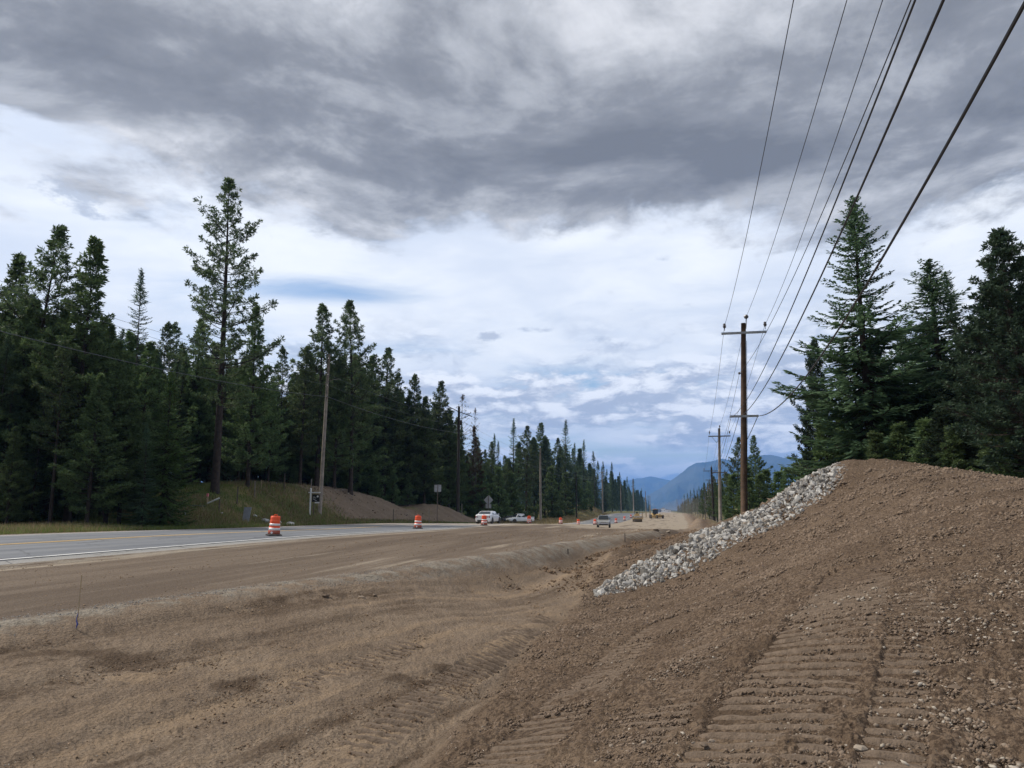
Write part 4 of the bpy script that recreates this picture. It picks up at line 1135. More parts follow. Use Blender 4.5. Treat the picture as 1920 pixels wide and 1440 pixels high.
# --- right side: trees beyond the embankment crest
ta('firR', 1641, 40, 358, 'tall layered fir behind the top of the riprap', rz=0.4, wide=1.2)
ta('pineR', 1545, 52, 636, 'loose-needled pine at the left end of the right-hand trees', wide=.72)
ta('firR', 1788, 44, 478, 'broad-branched fir right of the tall layered fir', rz=2.6, wide=1.75)
ta('firB', 1832, 47, 500, 'slimmer fir top rising beside the broad-branched fir', wide=1.5)
ta('pineR', 1940, 27, 420, 'big dark pine cut off by the right edge of the picture', wide=1.25)
ta('pineR', 1868, 36, 600, 'dense dark pine between the broad fir and the right edge', wide=1.35)
ta('pineR', 1825, 38, 650, 'bushy low-branched pine behind the embankment crest at right', wide=1.5)
ta('firR', 1722, 48, 610, 'shadowy fir filling the gap between the two large firs', wide=1.4)
ta('pineR', 1762, 50, 600, 'dark pine behind the broad-branched fir', wide=1.4)
ta('firG', 1600, 46, 640, 'green fir with low boughs just left of the tall layered fir', wide=.75)
ta('firR', 1690, 42, 680, 'lower fir just right of the trunk of the tall layered fir', wide=1.3)
ta('pineR', 1905, 42, 520, 'dark pine behind the pine at the right edge', wide=1.4)
ta('pineR', 1990, 32, 480, 'dark pine mostly outside the right edge of the picture', wide=1.3)
ta('pineR', 1890, 33, 700, 'dark low pine at the lower right of the right-hand trees', wide=1.5)
ta('pineR', 1655, 52, 640, 'pine in the shade behind the tall layered fir', wide=1.5)
ta('firA', 1585, 58, 700, 'fir in the shade behind the loose-needled pine', wide=.78)
ta('pineR', 1740, 38, 740, 'dark rounded pine on the crest between the two large firs', wide=1.5)
ta('pineR', 1785, 34, 760, 'low shaggy pine on the crest below the broad-branched fir', wide=1.6)
for k, (px, y, tpy, lb) in enumerate([(1655, 36, 815, 'young fir right above the top of the riprap'), (1700, 36, 800, 'bushy young pine on the crest left of centre of the right trees'), (1560, 44, 800, 'young pine at the foot of the loose-needled pine'),
                         (1745, 35, 790, 'rounded young pine on the crest under the broad fir'), (1795, 33, 800, 'dark young pine on the crest below the broad-branched fir'), (1870, 30, 790, 'dark young pine on the crest near the right edge'), (1525, 60, 850, 'dark bushy young pine at the left foot of the right-hand trees'), (1910, 28, 800, 'darkest young pine on the crest at the right edge')]):
    ta('young', px, y, tpy, lb, wide=1.5)
ta('pineC', 1384, 108, 820, 'thin far pine partly hidden by the brown pole', wide=1.1)
ta('pineA', 1420, 104, 817, 'rounded far pine just right of the brown pole', wide=1.0)
for px, y, tpy, k in [(1400, 96, 880, 'young'), (1440, 100, 885, 'young'), (1462, 96, 888, 'young'), (1500, 90, 872, 'young'), (1480, 86, 880, 'young'), (1425, 92, 892, 'young'), (1375, 100, 893, 'young'), (1515, 80, 868, 'young'), (1405, 86, 900, 'young'),
                      (1390, 120, 880, 'firB'), (1440, 122, 882, 'firB'), (1365, 130, 888, 'firA'), (1470, 112, 878, 'pineD'), (1505, 104, 862, 'pineD'), (1412, 128, 872, 'firA'), (1455, 125, 880, 'firA')]:
    ta(k, px, y, tpy, ('low young pine' if k == 'young' else 'taller dark fir' if 'fir' in k else 'taller dark pine') + (' left of the brown pole' if px < 1392 else ' between the brown pole and the rounded far pine' if px < 1420 else ' just right of the rounded far pine' if px < 1460 else ' left of the loose-needled pine' if px < 1490 else ' at the foot of the loose-needled pine'), 'thicket behind the brown pole', wide=1.5 if k == 'young' else 0.9)
# descending far line at the right
for px, y, tpy in [(1352, 150, 884), (1340, 170, 893), (1330, 190, 899), (1322, 215, 905), (1312, 245, 911), (1303, 275, 915), (1296, 300, 918), (1290, 330, 924), (1345, 160, 897), (1360, 155, 880), (1335, 200, 905), (1318, 240, 912), (1308, 290, 916), (1284, 350, 926)]:
    ta(['firA', 'firB', 'pineB'][int(px) % 3], px, y, tpy, 'conifer in the right-hand row falling away toward the valley', 'right-hand row of far conifers')
pts = []
for y in np.geomspace(330, 1300, 40):
    for b in range(2):
        yy_ = y * rr2.uniform(.97, 1.03)
        pts.append((16 + 7 * b + rr2.uniform(0, 5) + 4 * smooth(700, 1300, y), yy_, rr2.uniform(6, 11) + 5 * b))
mass('far_forest', pts, 'distant end of the right-hand trees by the valley')
# bare grey saplings in the dust
for px, y, tpy in [(1270, 330, 936), (1280, 300, 934), (1290, 285, 930), (1299, 260, 925), (1308, 240, 920), (1316, 225, 915), (1322, 205, 912)]:
    ta('snag', px, y, tpy, 'thin bare grey sapling beside the dusty roadworks', 'bare saplings in the dust', name='bare_tree', wide=1.3)

# bushes
for px, back, s in [(20, -1.5, 1.1), (60, -1, 1.0), (140, -1.5, .9), (170, 0, 1.0), (215, -1, 1.2), (250, -2, 1.2), (330, -1, 0.7), (505, 0, .9), (640, 0, 1.0), (668, 0, 1.0), (790, -1, 1.4), (820, -2, 1.6), (848, -2, 1.5), (880, -3, 1.5), (925, -4, 1.3), (950, -4, 1.4), (1000, -3, 1.6), (1040, -4, 1.5), (1070, -4, 1.3), (1108, -5, 1.0), (1095, -4, 1.6), (980, -3, 1.7), (905, -3, 1.6)]:
    x, y = line_spot(px, back)
    a, b = BUSH[int(px) % 3]
    o = empty('bush', on(x, y), random.uniform(0, 6), 'leafy green bush by the wood near the %s' % min(LMK, key=lambda q: abs(q[0] - px))[1], 'bush', 'bushes at the foot of the left wood'); o.scale = (s, s, s)
    link('foliage', a, o); link('stems', b, o)
# grass: one loose mass of blades along the far side of the highway
def grass_patch(name, n, xf_, y0, y1, hmin, hmax, label, seed, mt, dens_pow=1.0, acc=None):
    r = np.random.default_rng(seed)
    y = y0 + (y1 - y0) * r.random(n) ** dens_pow
    x = xf_(y, r)
    if acc is not None:
        k = acc(x, y, r); x = x[k]; y = y[k]; n = len(x)
    z = H(x, y)
    hh = r.uniform(hmin, hmax, n)[:, None]; a = r.uniform(0, 6.28, n)
    w = np.stack([np.cos(a), np.sin(a), 0 * a], 1) * (0.012 + 0.02 * r.random((n, 1))) * np.clip(y[:, None] / 45, .8, 2)
    b = np.stack([x, y, z - 0.02], 1); l = r.normal(size=(n, 3)) * 0.3; l[:, 2] = 1
    T = np.stack([b - w, b + w, b + l * hh], 1)
    return tag(link(name, tri_mesh(name, T, mt)), label, None, None, 'stuff')
M['grass_blade'] = foliage_mat('grass_blade', (0.078, 0.120, 0.030), (0.150, 0.190, 0.052), (0.260, 0.260, 0.105), 0.25)
M['grass_dry'] = foliage_mat('grass_dry', (0.15, 0.115, 0.060), (0.28, 0.215, 0.115), (0.40, 0.33, 0.19), 0.3)
def barezone(x, y): 
    t = EDGE_F(y) - x
    return np.exp(-((y - 98) / 15.0) ** 2) * (t > 2.5) + np.exp(-((y - 122) / 9.0) ** 2) * (t > 2.0)
grass_patch('grass', 70000, lambda y, r: EDGE_F(y) - 0.5 - 13 * r.random(len(y)) ** 1.6, 20, 118, 0.10, 0.42, 'green roadside grass along the far edge of the highway', 81, M['grass_blade'], 1.0, lambda x, y, r: r.random(len(x)) > barezone(x, y) * 1.6)
grass_patch('dry_grass', 42000, lambda y, r: EDGE_F(y) - 0.4 - 11 * r.random(len(y)), 20, 118, 0.12, 0.55, 'tan dry grass mixed into the roadside verge', 82, M['grass_dry'], 1.0, lambda x, y, r: (vn(x * .15, y * .12, 83) > -0.10) & (r.random(len(x)) > barezone(x, y) * 1.4))
grass_patch('grass', 12000, lambda y, r: EDGE_F(y) - 0.5 - 9 * r.random(len(y)), 118, 300, 0.2, 0.6, 'sparse grass on the far roadside knolls', 84, M['grass_dry'], 1.0, lambda x, y, r: r.random(len(x)) > barezone(x, y) * 1.6)


# ============================================================ riprap strip
def rock_tris(r, size, flat=0.7):
    p = (1 + 5 ** .5) / 2
    v = np.array([(-1, p, 0), (1, p, 0), (-1, -p, 0), (1, -p, 0), (0, -1, p), (0, 1, p), (0, -1, -p), (0, 1, -p), (p, 0, -1), (p, 0, 1), (-p, 0, -1), (-p, 0, 1)], float) / 1.9
    f = [(0, 11, 5), (0, 5, 1), (0, 1, 7), (0, 7, 10), (0, 10, 11), (1, 5, 9), (5, 11, 4), (11, 10, 2), (10, 7, 6), (7, 1, 8), (3, 9, 4), (3, 4, 2), (3, 2, 6), (3, 6, 8), (3, 8, 9), (4, 9, 5), (2, 4, 11), (6, 2, 10), (8, 6, 7), (9, 8, 1)]
    v = v * r.uniform(0.55, 1.25, (12, 1)) * np.array([r.uniform(.8, 1.35), r.uniform(.6, 1.0), flat * r.uniform(.6, 1.1)]) * size / 2
    return v, f
def rot3(r):
    q = r.normal(size=4); q /= np.linalg.norm(q); a, b, c, d = q
    return np.array([[a*a+b*b-c*c-d*d, 2*(b*c-a*d), 2*(b*d+a*c)], [2*(b*c+a*d), a*a-b*b+c*c-d*d, 2*(c*d-a*b)], [2*(b*d-a*c), 2*(c*d+a*b), a*a-b*b-c*c+d*d]])
LOW = np.array([PT(*p) for p in [(1117, 1113, 20.4), (1210, 1094, 21.5), (1300, 1060, 22.6), (1375, 1024, 23.8), (1450, 983, 25.0), (1540, 928, 26.9), (1590, 895, 28.1)]])[:, :2]
UPP = np.array([PT(*p) for p in [(1117, 1102, 21.2), (1200, 1052, 23.4), (1300, 1003, 25.0), (1345, 985, 25.8), (1390, 966, 26.6), (1480, 912, 28.5), (1572, 874, 30.0)]])[:, :2]
def strip_pt(s, t):
    k = s * (len(LOW) - 1)
    a = np.array([np.interp(k, range(len(LOW)), LOW[:, i]) for i in (0, 1)]); b = np.array([np.interp(k, range(len(UPP)), UPP[:, i]) for i in (0, 1)])
    return a + (b - a) * t + 0.12 * vn(s * 40, t * 3, 5)
r3 = np.random.default_rng(31)
rip = empty('riprap_strip', on(*strip_pt(0.5, 0.5)), 0, 'long strip of pale angular rock laid up the side of the brown embankment', 'riprap')
ro = np.array(rip.location)
ROCKS = []
for i in range(14):
    v, f = rock_tris(r3, 1.0, .7); ROCKS.append(MB().add(v, f).mesh('rock', M['riprap']))
rocks = []
for i in range(4600):
    s = r3.random() ** 0.92; t = r3.uniform(-0.01, 0.90) if i % 9 else r3.uniform(-0.22, 0.0)
    size = 0.07 + 0.21 * r3.random() ** 2.8
    if t < 0.08: size *= 0.75
    x, y = strip_pt(s, t); z = float(H(x, y)) + r3.uniform(-0.03, 0.075) * (0.4 + 0.6 * math.sin(math.pi * min(max(t, 0), 1)))
    rocks.append((size / math.hypot(x, y) * (1 + (z - float(H(x, y))) * 3), size, x, y, z))
rocks.sort(reverse=True)
big = MB()
Vs, Fs, nv = [], [], 0
for k, (w_, size, x, y, z) in enumerate(rocks):
    if k < 300:
        o = bpy.data.objects.new('rock', ROCKS[k % 14]); COL.objects.link(o); o.parent = rip
        o.location = (x - ro[0], y - ro[1], z - ro[2]); o.scale = (size,) * 3; o.rotation_euler = tuple(r3.uniform(0, 6.28, 3))
    else:
        v, f = rock_tris(r3, size); big.add(v @ rot3(r3).T + np.array((x - ro[0], y - ro[1], z - ro[2])), f)
o = big.build('loose_rock', M['riprap'], rip); o['kind'] = 'stuff'

# ============================================================ pebbles and clods on the soil
M['gravel'] = mat('gravel_stone', (0.29, 0.27, 0.245), 0.95, var=0.35, vscale=20, spec=0.1)
M['tread'] = mat('tread_soil', (0.172, 0.130, 0.096), 0.95, var=0.22, vscale=16, bump=0.8, bscale=50, spec=0.1)
M['clod_spot'] = mat('torn_clod', (0.165, 0.113, 0.074), 0.95, var=0.3, vscale=14, spec=0.1)
M['clod_light'] = mat('soil_crumb', (0.264, 0.190, 0.126), 0.95, var=0.3, vscale=14, spec=0.1)
M['clod'] = mat('soil_clod', (0.180, 0.134, 0.098), 0.95, var=0.42, vscale=14, spec=0.1)
def scatter(name, n, fpos, smin, smax, power, material, label, seed, sink=0.25, prox=None):
    """prox: size grows with distance (fine crumbs near, only the coarse ones further off), octahedral crumbs"""
    r = np.random.default_rng(seed)
    xy = fpos(n, r); n = len(xy)
    z = H(xy[:, 0], xy[:, 1])
    if prox:
        B = np.array([(1, 0, 0), (0, 1, 0), (-1, 0, 0), (0, -1, 0), (0, 0, 1), (0, 0, -.8)], float) * .5
        F = np.array([(0, 1, 4), (1, 2, 4), (2, 3, 4), (3, 0, 4), (1, 0, 5), (2, 1, 5), (3, 2, 5), (0, 3, 5)])
        base = [B * r.uniform(.5, 1.35, (6, 1)) * np.array([r.uniform(.8, 1.4), 1, r.uniform(.5, .95)]) + r.normal(size=(6, 3)) * .07 for _ in range(40)]
        S_ = (smin + (smax - smin) * r.random(n) ** power) * np.hypot(xy[:, 0], xy[:, 1]) * prox
        S_ *= np.clip(1.0 + 1.3 * vn(xy[:, 0] * 2.2, xy[:, 1] * 2.2, seed), .45, 1.8)
    else:
        rk = [rock_tris(r, 1.0, .75) for _ in range(24)]; base = [q[0] for q in rk]; F = np.array(rk[0][1])
        S_ = smin + (smax - smin) * r.random(n) ** power
    V = np.stack([base[i] for i in r.integers(0, len(base), n)])
    a = r.uniform(0, 6.28, n); c, s = np.cos(a), np.sin(a)
    X = V[..., 0] * c[:, None] - V[..., 1] * s[:, None]; Y = V[..., 0] * s[:, None] + V[..., 1] * c[:, None]
    tl = r.normal(0, .35, n); Z = V[..., 2] * np.cos(tl)[:, None] + X * np.sin(tl)[:, None]
    P_ = np.stack([X * S_[:, None] + xy[:, 0:1], Y * S_[:, None] + xy[:, 1:2], Z * S_[:, None] + (z + S_ * (0.30 - sink))[:, None]], -1)
    k = V.shape[1]
    me = tri_mesh_shared(name, P_.reshape(-1, 3), (F[None] + (np.arange(n) * k)[:, None, None]).reshape(-1, 3), material)
    return tag(link(name, me), label, None, None, 'stuff')
def tri_mesh_shared(name, V, T, mt):
    n = len(T); me = bpy.data.meshes.new(name)
    me.vertices.add(len(V)); me.vertices.foreach_set('co', V.reshape(-1).astype(np.float32))
    me.loops.add(n * 3); me.loops.foreach_set('vertex_index', T.reshape(-1).astype(np.int32))
    me.polygons.add(n); me.polygons.foreach_set('loop_start', np.arange(0, n * 3, 3, dtype=np.int32))
    me.materials.append(mt); me.update(calc_edges=True)
    return me
def emb_pos(n, r, thr=0.0, r0=3.2, r1=31):
    out = []
    a = np.radians(r.uniform(-16, 26, n * 2)); rad = r0 * (r1 / r0) ** r.random(n * 2)
    x = rad * np.sin(a); y = rad * np.cos(a)
    k = (x > -2.2 + 0.2 * vn(y, x)) & (fbm(x * .9, y * .9, 52, 4) + 0.22 + 0.02 * x > r.random(len(x)) * 0.55 + thr)
    x, y = x[k], y[k]; k = off_tracks(x, y, r)
    return np.stack([x[k], y[k]], 1)[:n]
def off_tracks(x, y, r):
    return track_disp(x, y)[1] < 0.25 + 0.5 * r.random(len(x))
def flat_pos(n, r):
    a = np.radians(r.uniform(-48, -4, n * 2)); rad = 4.0 * (22 / 4.0) ** r.random(n * 2)
    x = rad * np.sin(a); y = rad * np.cos(a)
    k = (x < -2.2) & (x > EDGE_G(y) + 0.9) & (fbm(x * .8, y * .8, 53, 3) + 0.1 > r.random(len(x)) * 0.5)
    x, y = x[k], y[k]; k = off_tracks(x, y, r)
    return np.stack([x[k], y[k]], 1)[:n]
def corner_pos(n, r):
    y = r.uniform(3.4, 9.5, n * 2); x = r.uniform(1.2, 5.5, n * 2)
    k = (fbm(x * .9, y * .9, 54, 3) + 0.12 * (x - 1.6) + .15 > r.random(n * 2) * .7)
    return np.stack([x[k], y[k]], 1)[:n]
def shoulder_pos(n, r):
    y = 6.5 * (30 / 6.5) ** r.random(n); x = EDGE_G(y) + r.uniform(-0.35, 0.75, n)
    return np.stack([x, y], 1)
scatter('pebbles', 16000, lambda n, r: emb_pos(n, r), 0.012, 0.055, 3.0, M['pebble'], 'pebbles and small stones strewn over the embankment soil', 61)
scatter('clods', 95000, lambda n, r: emb_pos(n, r, -0.6), 0.35, 1.0, 1.8, M['clod'], 'crumbled soil clods over the embankment', 62, 0.22, prox=0.0050)
scatter('pebbles', 7000, corner_pos, 0.014, 0.060, 2.2, M['pebble'], 'rounded stones thick in the lower right corner of the embankment', 63)
scatter('pebbles', 12000, flat_pos, 0.006, 0.026, 3.0, M['pebble'], 'small stones scattered on the flat worked dirt', 64)
scatter('clods', 16000, flat_pos, 0.5, 1.0, 2.2, M['clod_light'], 'small crumbs of soil on the flat worked dirt', 66, 0.28, prox=0.0028)
scatter('gravel', 9000, shoulder_pos, 0.010, 0.030, 2.0, M['gravel'], 'grey crushed gravel on the roadbed shoulder', 65)
def spot_pos(spots):
    def f(n, r):
        out = []
        for px, py, ra in spots:
            c = hit(px, py); q = r.normal(size=(n // len(spots), 2)) * ra * 0.5; q[:, 0] *= 1.6
            out.append(c[:2] + q)
        return np.concatenate(out)
    return f
scatter('clods', 4500, spot_pos([(430, 1285, 1.1), (400, 1270, .9), (180, 1232, 1.0), (800, 1265, .8), (770, 1250, .9), (840, 1290, .6), (720, 1330, .8), (620, 1120, 1.6), (480, 1415, .6), (600, 1350, 1.2)]), 0.006, 0.035, 2.6, M['clod_spot'], 'darker torn-up clods lying on the flat dirt', 67, 0.2)
# tread bars pressed up by the tracks
def tread_bars():
    r = np.random.default_rng(77); V = []; Q = []; nv = 0
    for k, (pl, hw, pitch, amp) in enumerate(TRACKS):
        seg = np.hypot(*np.diff(pl, axis=0).T); cum = np.r_[0, np.cumsum(seg)]
        for s in np.arange(0, cum[-1], pitch):
            s_ = s + r.uniform(-.008, .008)
            c = np.array([np.interp(s_, cum, pl[:, i]) for i in (0, 1)]); i = min(np.searchsorted(cum, s_, side='right') - 1, len(seg) - 1)
            d = (pl[i + 1] - pl[i]) / seg[i]; n = np.array([-d[1], d[0]])
            m = 13; u = np.linspace(-hw, hw, m)
            P2 = c + n * u[:, None] + d * (0.006 * vn(u * 7, u * 0 + s * 3, 5 + k))[:, None]
            keep = np.clip(0.60 + 2.2 * fbm(P2[:, 0] * 1.1, P2[:, 1] * 1.1, 40 + k, 3) + 0.4 * amp, 0, 1) * np.clip(.90 + 1.1 * vn(u * 11, u * 0 + s * 9, 9), 0.3, 1)
            keep *= np.clip(amp + .15, 0, 1) * smooth(hw, hw - .06, np.abs(u))
            hgt = 0.040 * keep - 0.010
            wd = 0.036 * (pitch / .215)
            z = H(P2[:, 0], P2[:, 1]); dx_, dy_ = track_disp(P2[:, 0], P2[:, 1]); z = z + dx_ 
            for off, hh_ in ((-wd * 1.7, -0.02), (-wd * 1.2, 1), (wd * .6, .85), (wd * 1.3, -0.02)):
                q = P2 + d * off
                V.append(np.stack([q[:, 0], q[:, 1], z + (hgt if hh_ > 0 else -0.02) * (hh_ if hh_ > 0 else 1)], 1))
            a = np.arange(m - 1)
            for j in range(3):
                Q.append(np.stack([nv + j * m + a, nv + j * m + a + 1, nv + (j + 1) * m + a + 1, nv + (j + 1) * m + a], 1))
            nv += 4 * m
    return quad_mesh('tread_marks', np.concatenate(V), np.concatenate(Q), M['tread'], False)
tag(link('tread_marks', tread_bars()), 'rows of raised tread bars left by a tracked machine', None, None, 'stuff')
def far_pos(n, r):
    y = 20 * (85 / 20) ** r.random(n * 2); x = EDGE_G(y) + r.uniform(0.9, 7.0, n * 2)
    k = (fbm(x * .5, y * .4, 56, 3) + .3 > r.random(n * 2) * .6) & ((y > 33) | (x < -2.3 + (y - 20) * .12))
    return np.stack([x[k], y[k]], 1)[:n]
scatter('clods', 12000, far_pos, 0.4, 1.0, 2.2, M['clod_spot'], 'crumbled soil between the roadbed and the riprap', 68, 0.2, prox=0.0042)
def bed_pos(n, r):
    y = 9 * (60 / 9) ** r.random(n); x = EDGE_G(y) - 0.2 - r.random(n) ** 1.5 * 9
    k = x > EDGE_N(y) + .2
    return np.stack([x[k], y[k]], 1)
scatter('pebbles', 7000, bed_pos, 0.35, 1.0, 2.5, M['clod_light'], 'tiny loose crumbs on the graded roadbed', 69, 0.25, prox=0.0020)
# larger single stones one can pick out
r4 = np.random.default_rng(44)
STN = []
for i in range(8):
    v, f = rock_tris(r4, 1.0, .8)
    me = MB().add(v, f).mesh('stone', M['pebble']); STN.append(me)
def stone(px, py, size, label, cat='stone', group=None, me=None):
    p = hit(px, py, 2.5)
    o = link('stone', me or STN[int(r4.integers(0, 8))], None, on(p[0], p[1], size * 0.12)); o.scale = (size, size * .85, size * .7); o.rotation_euler = (0, 0, r4.uniform(0, 6))
    return tag(o, label, cat, group)
stone(1612, 1408, .10, 'broad tan stone, largest at the bottom edge right of centre')
stone(1555, 1390, .075, 'pale stone just left of the broad tan stone at the bottom')
stone(1618, 1383, .05, 'small pale stone just above the broad tan stone at the bottom')
stone(1790, 1293, .085, 'grey-brown stone by itself right of the wide tread marks')
stone(1840, 1320, .08, 'pale round stone towards the right edge below the middle')
stone(1790, 1400, .07, 'flat pale stone near the bottom right corner')
stone(1908, 1360, .09, 'pinkish round stone touching the right edge of the picture')
stone(1720, 1262, .07, 'tan stone at the right border of the wide tread marks')
stone(1860, 1240, .07, 'brown stone high on the right part of the stony soil')
stone(1335, 1392, .07, 'pale stone below the small dark hollow left of the wide tread marks')
stone(1320, 1400, .08, 'brown stone lying under the small dark hollow')
stone(1410, 1295, .06, 'small upright pale stone left of the wide tread marks')
for px, py, s, lb in [(610, 1119, .16, 'flat pale stone leftmost in the line below the gravel shoulder'), (678, 1122, .15, 'pale stone in the middle of the line below the gravel shoulder'), (703, 1118, .14, 'pale stone rightmost in the line below the gravel shoulder'),
                      (366, 1182, .10, 'small pale stone in the flat dirt below the blue flagged stake'), (330, 1194, .13, 'flat pale stone next to the small one below the blue flag'), (523, 1335, .05, 'tiny pale stone alone in the lower middle of the flat dirt'),
                      (1232, 996, .5, 'flat sandy boulder at the far tip of the roadbed edge'), (1253, 999, .55, 'pale boulder rightmost at the tip of the roadbed edge'), (1243, 1004, .4, 'smaller pale rock below the boulders at the roadbed tip')]:
    stone(px, py, s, lb)

# ============================================================ traffic drums
def make_drum():
    t = empty('traffic_drum', (0, 0, 0))
    MB().lathe([(0.40, 0.0), (0.40, 0.04), (0.36, 0.07), (0.315, 0.085), (0.31, 0.055)], 24).build('rubber_base', M['rubber'], t)
    MB().lathe([(0.292, 0.06), (0.290, 0.24), (0.284, 0.25)], 24).build('lower_body', M['orange_dirty'], t, True)
    MB().lathe([(0.276, 0.245), (0.272, 0.415), (0.255, 0.42), (0.262, 0.43), (0.258, 0.60), (0.24, 0.605), (0.248, 0.615), (0.240, 0.78), (0.232, 0.80), (0.238, 0.81), (0.232, 0.94), (0.21, 0.965), (0.0, 0.97)], 24).build('body', M['orange'], t, True)
    for a, b, r_ in ((0.26, 0.385, 0.279), (0.49, 0.60, 0.2625)):
        MB().lathe([(r_, a), (r_ - 0.003, b)], 24).build('reflective_band', M['reflect'], t, True)
    MB().tube([(-.09, 0, .955), (-.07, 0, 1.03), (.07, 0, 1.03), (.09, 0, .955)], 0.018, 6).build('handle', M['orange'], t)
    bg = MB(); bg.lathe([(0.055, -0.304), (0.055, -0.285)], 14, (-0.07, 0, 0.155), 'Y'); bg.build('round_label', M['reflect'], t)
    return t
drum0 = make_drum(); first = True
DR = [(516, 35, 'orange and white traffic drum nearest the camera, on the white edge line', .2), (784, 56, 'second nearest orange traffic drum, leaning a little beside the highway', .12), (908, 72, 'dusty traffic drum standing in front of the white sedan', 0),
      (992, 95, 'bright orange drum right beside the white pickup', 0), (1051, 117, 'orange drum halfway between the white pickup and the oncoming SUV', 0), (1084, 129, 'small drum at the near end of the far highway ramp', 0), (1115, 138, 'faded drum directly left of the oncoming SUV', 0),
      (1154.5, 160, 'first small drum right of the oncoming SUV', 0), (1170.5, 194, 'drum between the oncoming SUV and the yellow roller, farther up the ramp', 0), (1182.5, 226, 'farthest drum, just left of the yellow roller', 0)]
for px, y, lb, tilt in DR:
    t = drum0 if first else copy_tree(drum0); first = False
    d = ray(px, 950); x = y * d[0] / d[1]
    t.location = (x, y, float(H(x, y)) + (0.205 if x < float(EDGE_N(y)) and x > float(EDGE_F(y)) else 0.0) * 0 + 0.015); t.rotation_euler = (0, 0.25 * tilt, 0.15 + tilt)
    tag(t, lb, 'traffic drum', 'traffic drums along the lane edge')

# ============================================================ utility poles and wires
def arm(mb, z, half, yoff=0.18, h=0.12, w=0.10): mb.box((0, -yoff, z), (half * 2, w, h))
def pin(t, x, z, y=-0.18, s=1.0):
    a = MB().tube([(x, y, z), (x, y, z + 0.16 * s)], 0.02, 6).build('insulator_pin', M['arm_grey'], t)
    MB().lathe([(0.03 * s, 0), (0.075 * s, 0.03 * s), (0.045 * s, 0.06 * s), (0.085 * s, 0.09 * s), (0.05 * s, 0.13 * s), (0.065 * s, 0.17 * s), (0.03 * s, 0.21 * s)], 10, (x, y, z + 0.12 * s)).build('insulator', M['insulator'], a)
def util_pole(px, y, toppy, r_, mt, label, arms=(), pins=(), group='utility poles on the right', topbase=True, lean=0.0, name='utility_pole'):
    d = ray(px, 950); x = y * d[0] / d[1]
    h = top_height(x, y, px, toppy)
    t = empty(name, on(x, y), 0, label, 'pole', group)
    t['lean'] = lean / h
    MB().tube([(0, 0, -0.5), (lean * .3, 0, h * .3), (lean * .65, 0, h * .65), (lean, 0, h)], [r_ * 1.25, r_ * 1.1, r_ * .95, r_ * .8], 12).build('pole', mt, t, True)
    for apx, half, am in arms:
        z = top_height(x, y, px, apx)
        b = MB(); b.box((lean * z / h, -0.18, z), (half * 2, 0.10, 0.12)); b.build('crossarm', M[am], t)
        b = MB()
        b.tube([(-half * .45, -.20, z - .02), (0, -r_, z - .75 * min(1, half / 1.2))], .018, 4).tube([(half * .45, -.20, z - .02), (0, -r_, z - .75 * min(1, half / 1.2))], .018, 4)
        if half > 1.0 and y < 60: pass
        elif half > 1: b.build('brace', M['arm_grey'], t)
    for xo, ppx, s in pins:
        pin(t, xo + lean, top_height(x, y, px, ppx), s=s)
    return t, x, h
B0 = {}
P1, X1, H1 = util_pole(1392, 43, 606, 0.165, M['pole_brown'], 'big brown wooden utility pole behind the riprap, nearest of the right line', [(625, 1.22, 'arm_wood'), (781, 0.76, 'arm_wood')], lean=0.55)
z1 = lambda py: top_height(X1, 43, 1392, py)
pin(P1, -1.06 + .55, z1(620) , s=1.3); pin(P1, 1.14 + .55, z1(620), s=1.3)
br = MB().tube([(0.65, -0.16, z1(618)), (0.71, -0.16, z1(603)), (0.70, -0.16, z1(597))], 0.022, 6).build('pole_top_pin', M['arm_grey'], P1)
MB().lathe([(0.04, 0), (0.11, 0.05), (0.13, 0.13), (0.10, 0.20), (0.04, 0.24)], 12, (0.70, -0.16, z1(599))).build('insulator', M['insulator'], br)
MB().lathe([(0.05, 0), (0.07, 0.04), (0.05, 0.12), (0.02, 0.13)], 8, (0.18, -0.1, z1(702))).build('neutral_insulator', M['insulator'], P1)
MB().box((0.28, -0.1, z1(700)), (0.26, 0.04, 0.04)).build('bracket', M['arm_grey'], P1)
MB().tube([(.66, -.10, z1(640)), (.46, -.12, z1(800)), (.2, -.16, z1(960))], 0.012, 4).build('ground_wire', M['wire'], P1)
P2, X2, H2 = util_pole(1349, 88, 803, 0.16, M['pole_grey'], 'grey wooden utility pole second in the right line', [(818, 1.22, 'arm_grey'), (886, 0.8, 'arm_grey')], [(-1.1, 815, 1.2), (1.1, 815, 1.2), (0.05, 804, 1.2)], lean=0.35)
P3, X3, H3 = util_pole(1337, 150, 876, 0.20, M['pole_dark'], 'dark utility pole third in the right line, left of the grey one', [(883, 1.6, 'arm_grey'), (900, 1.2, 'arm_grey')], [(-1.4, 882, 1.2), (1.4, 882, 1.2), (0, 877, 1.2)])
util_pole(1332.5, 190, 907, 0.20, M['pole_grey'], 'shorter pale pole left of the dark third pole', [(921, 1.4, 'arm_grey')])
util_pole(1342.5, 172, 912, 0.19, M['pole_grey'], 'short pale pole right of the dark third pole', [(947, 2.2, 'arm_wood')])
P4, X4, H4 = util_pole(1328.5, 235, 906, 0.2, M['pole_grey'], 'far pale pole in the cluster at the end of the right line', [(914, 1.5, 'arm_grey')])
util_pole(1324, 300, 918, 0.2, M['pole_grey'], 'farthest visible pole of the right line above the brown heap', [(922, 1.5, 'arm_grey')])
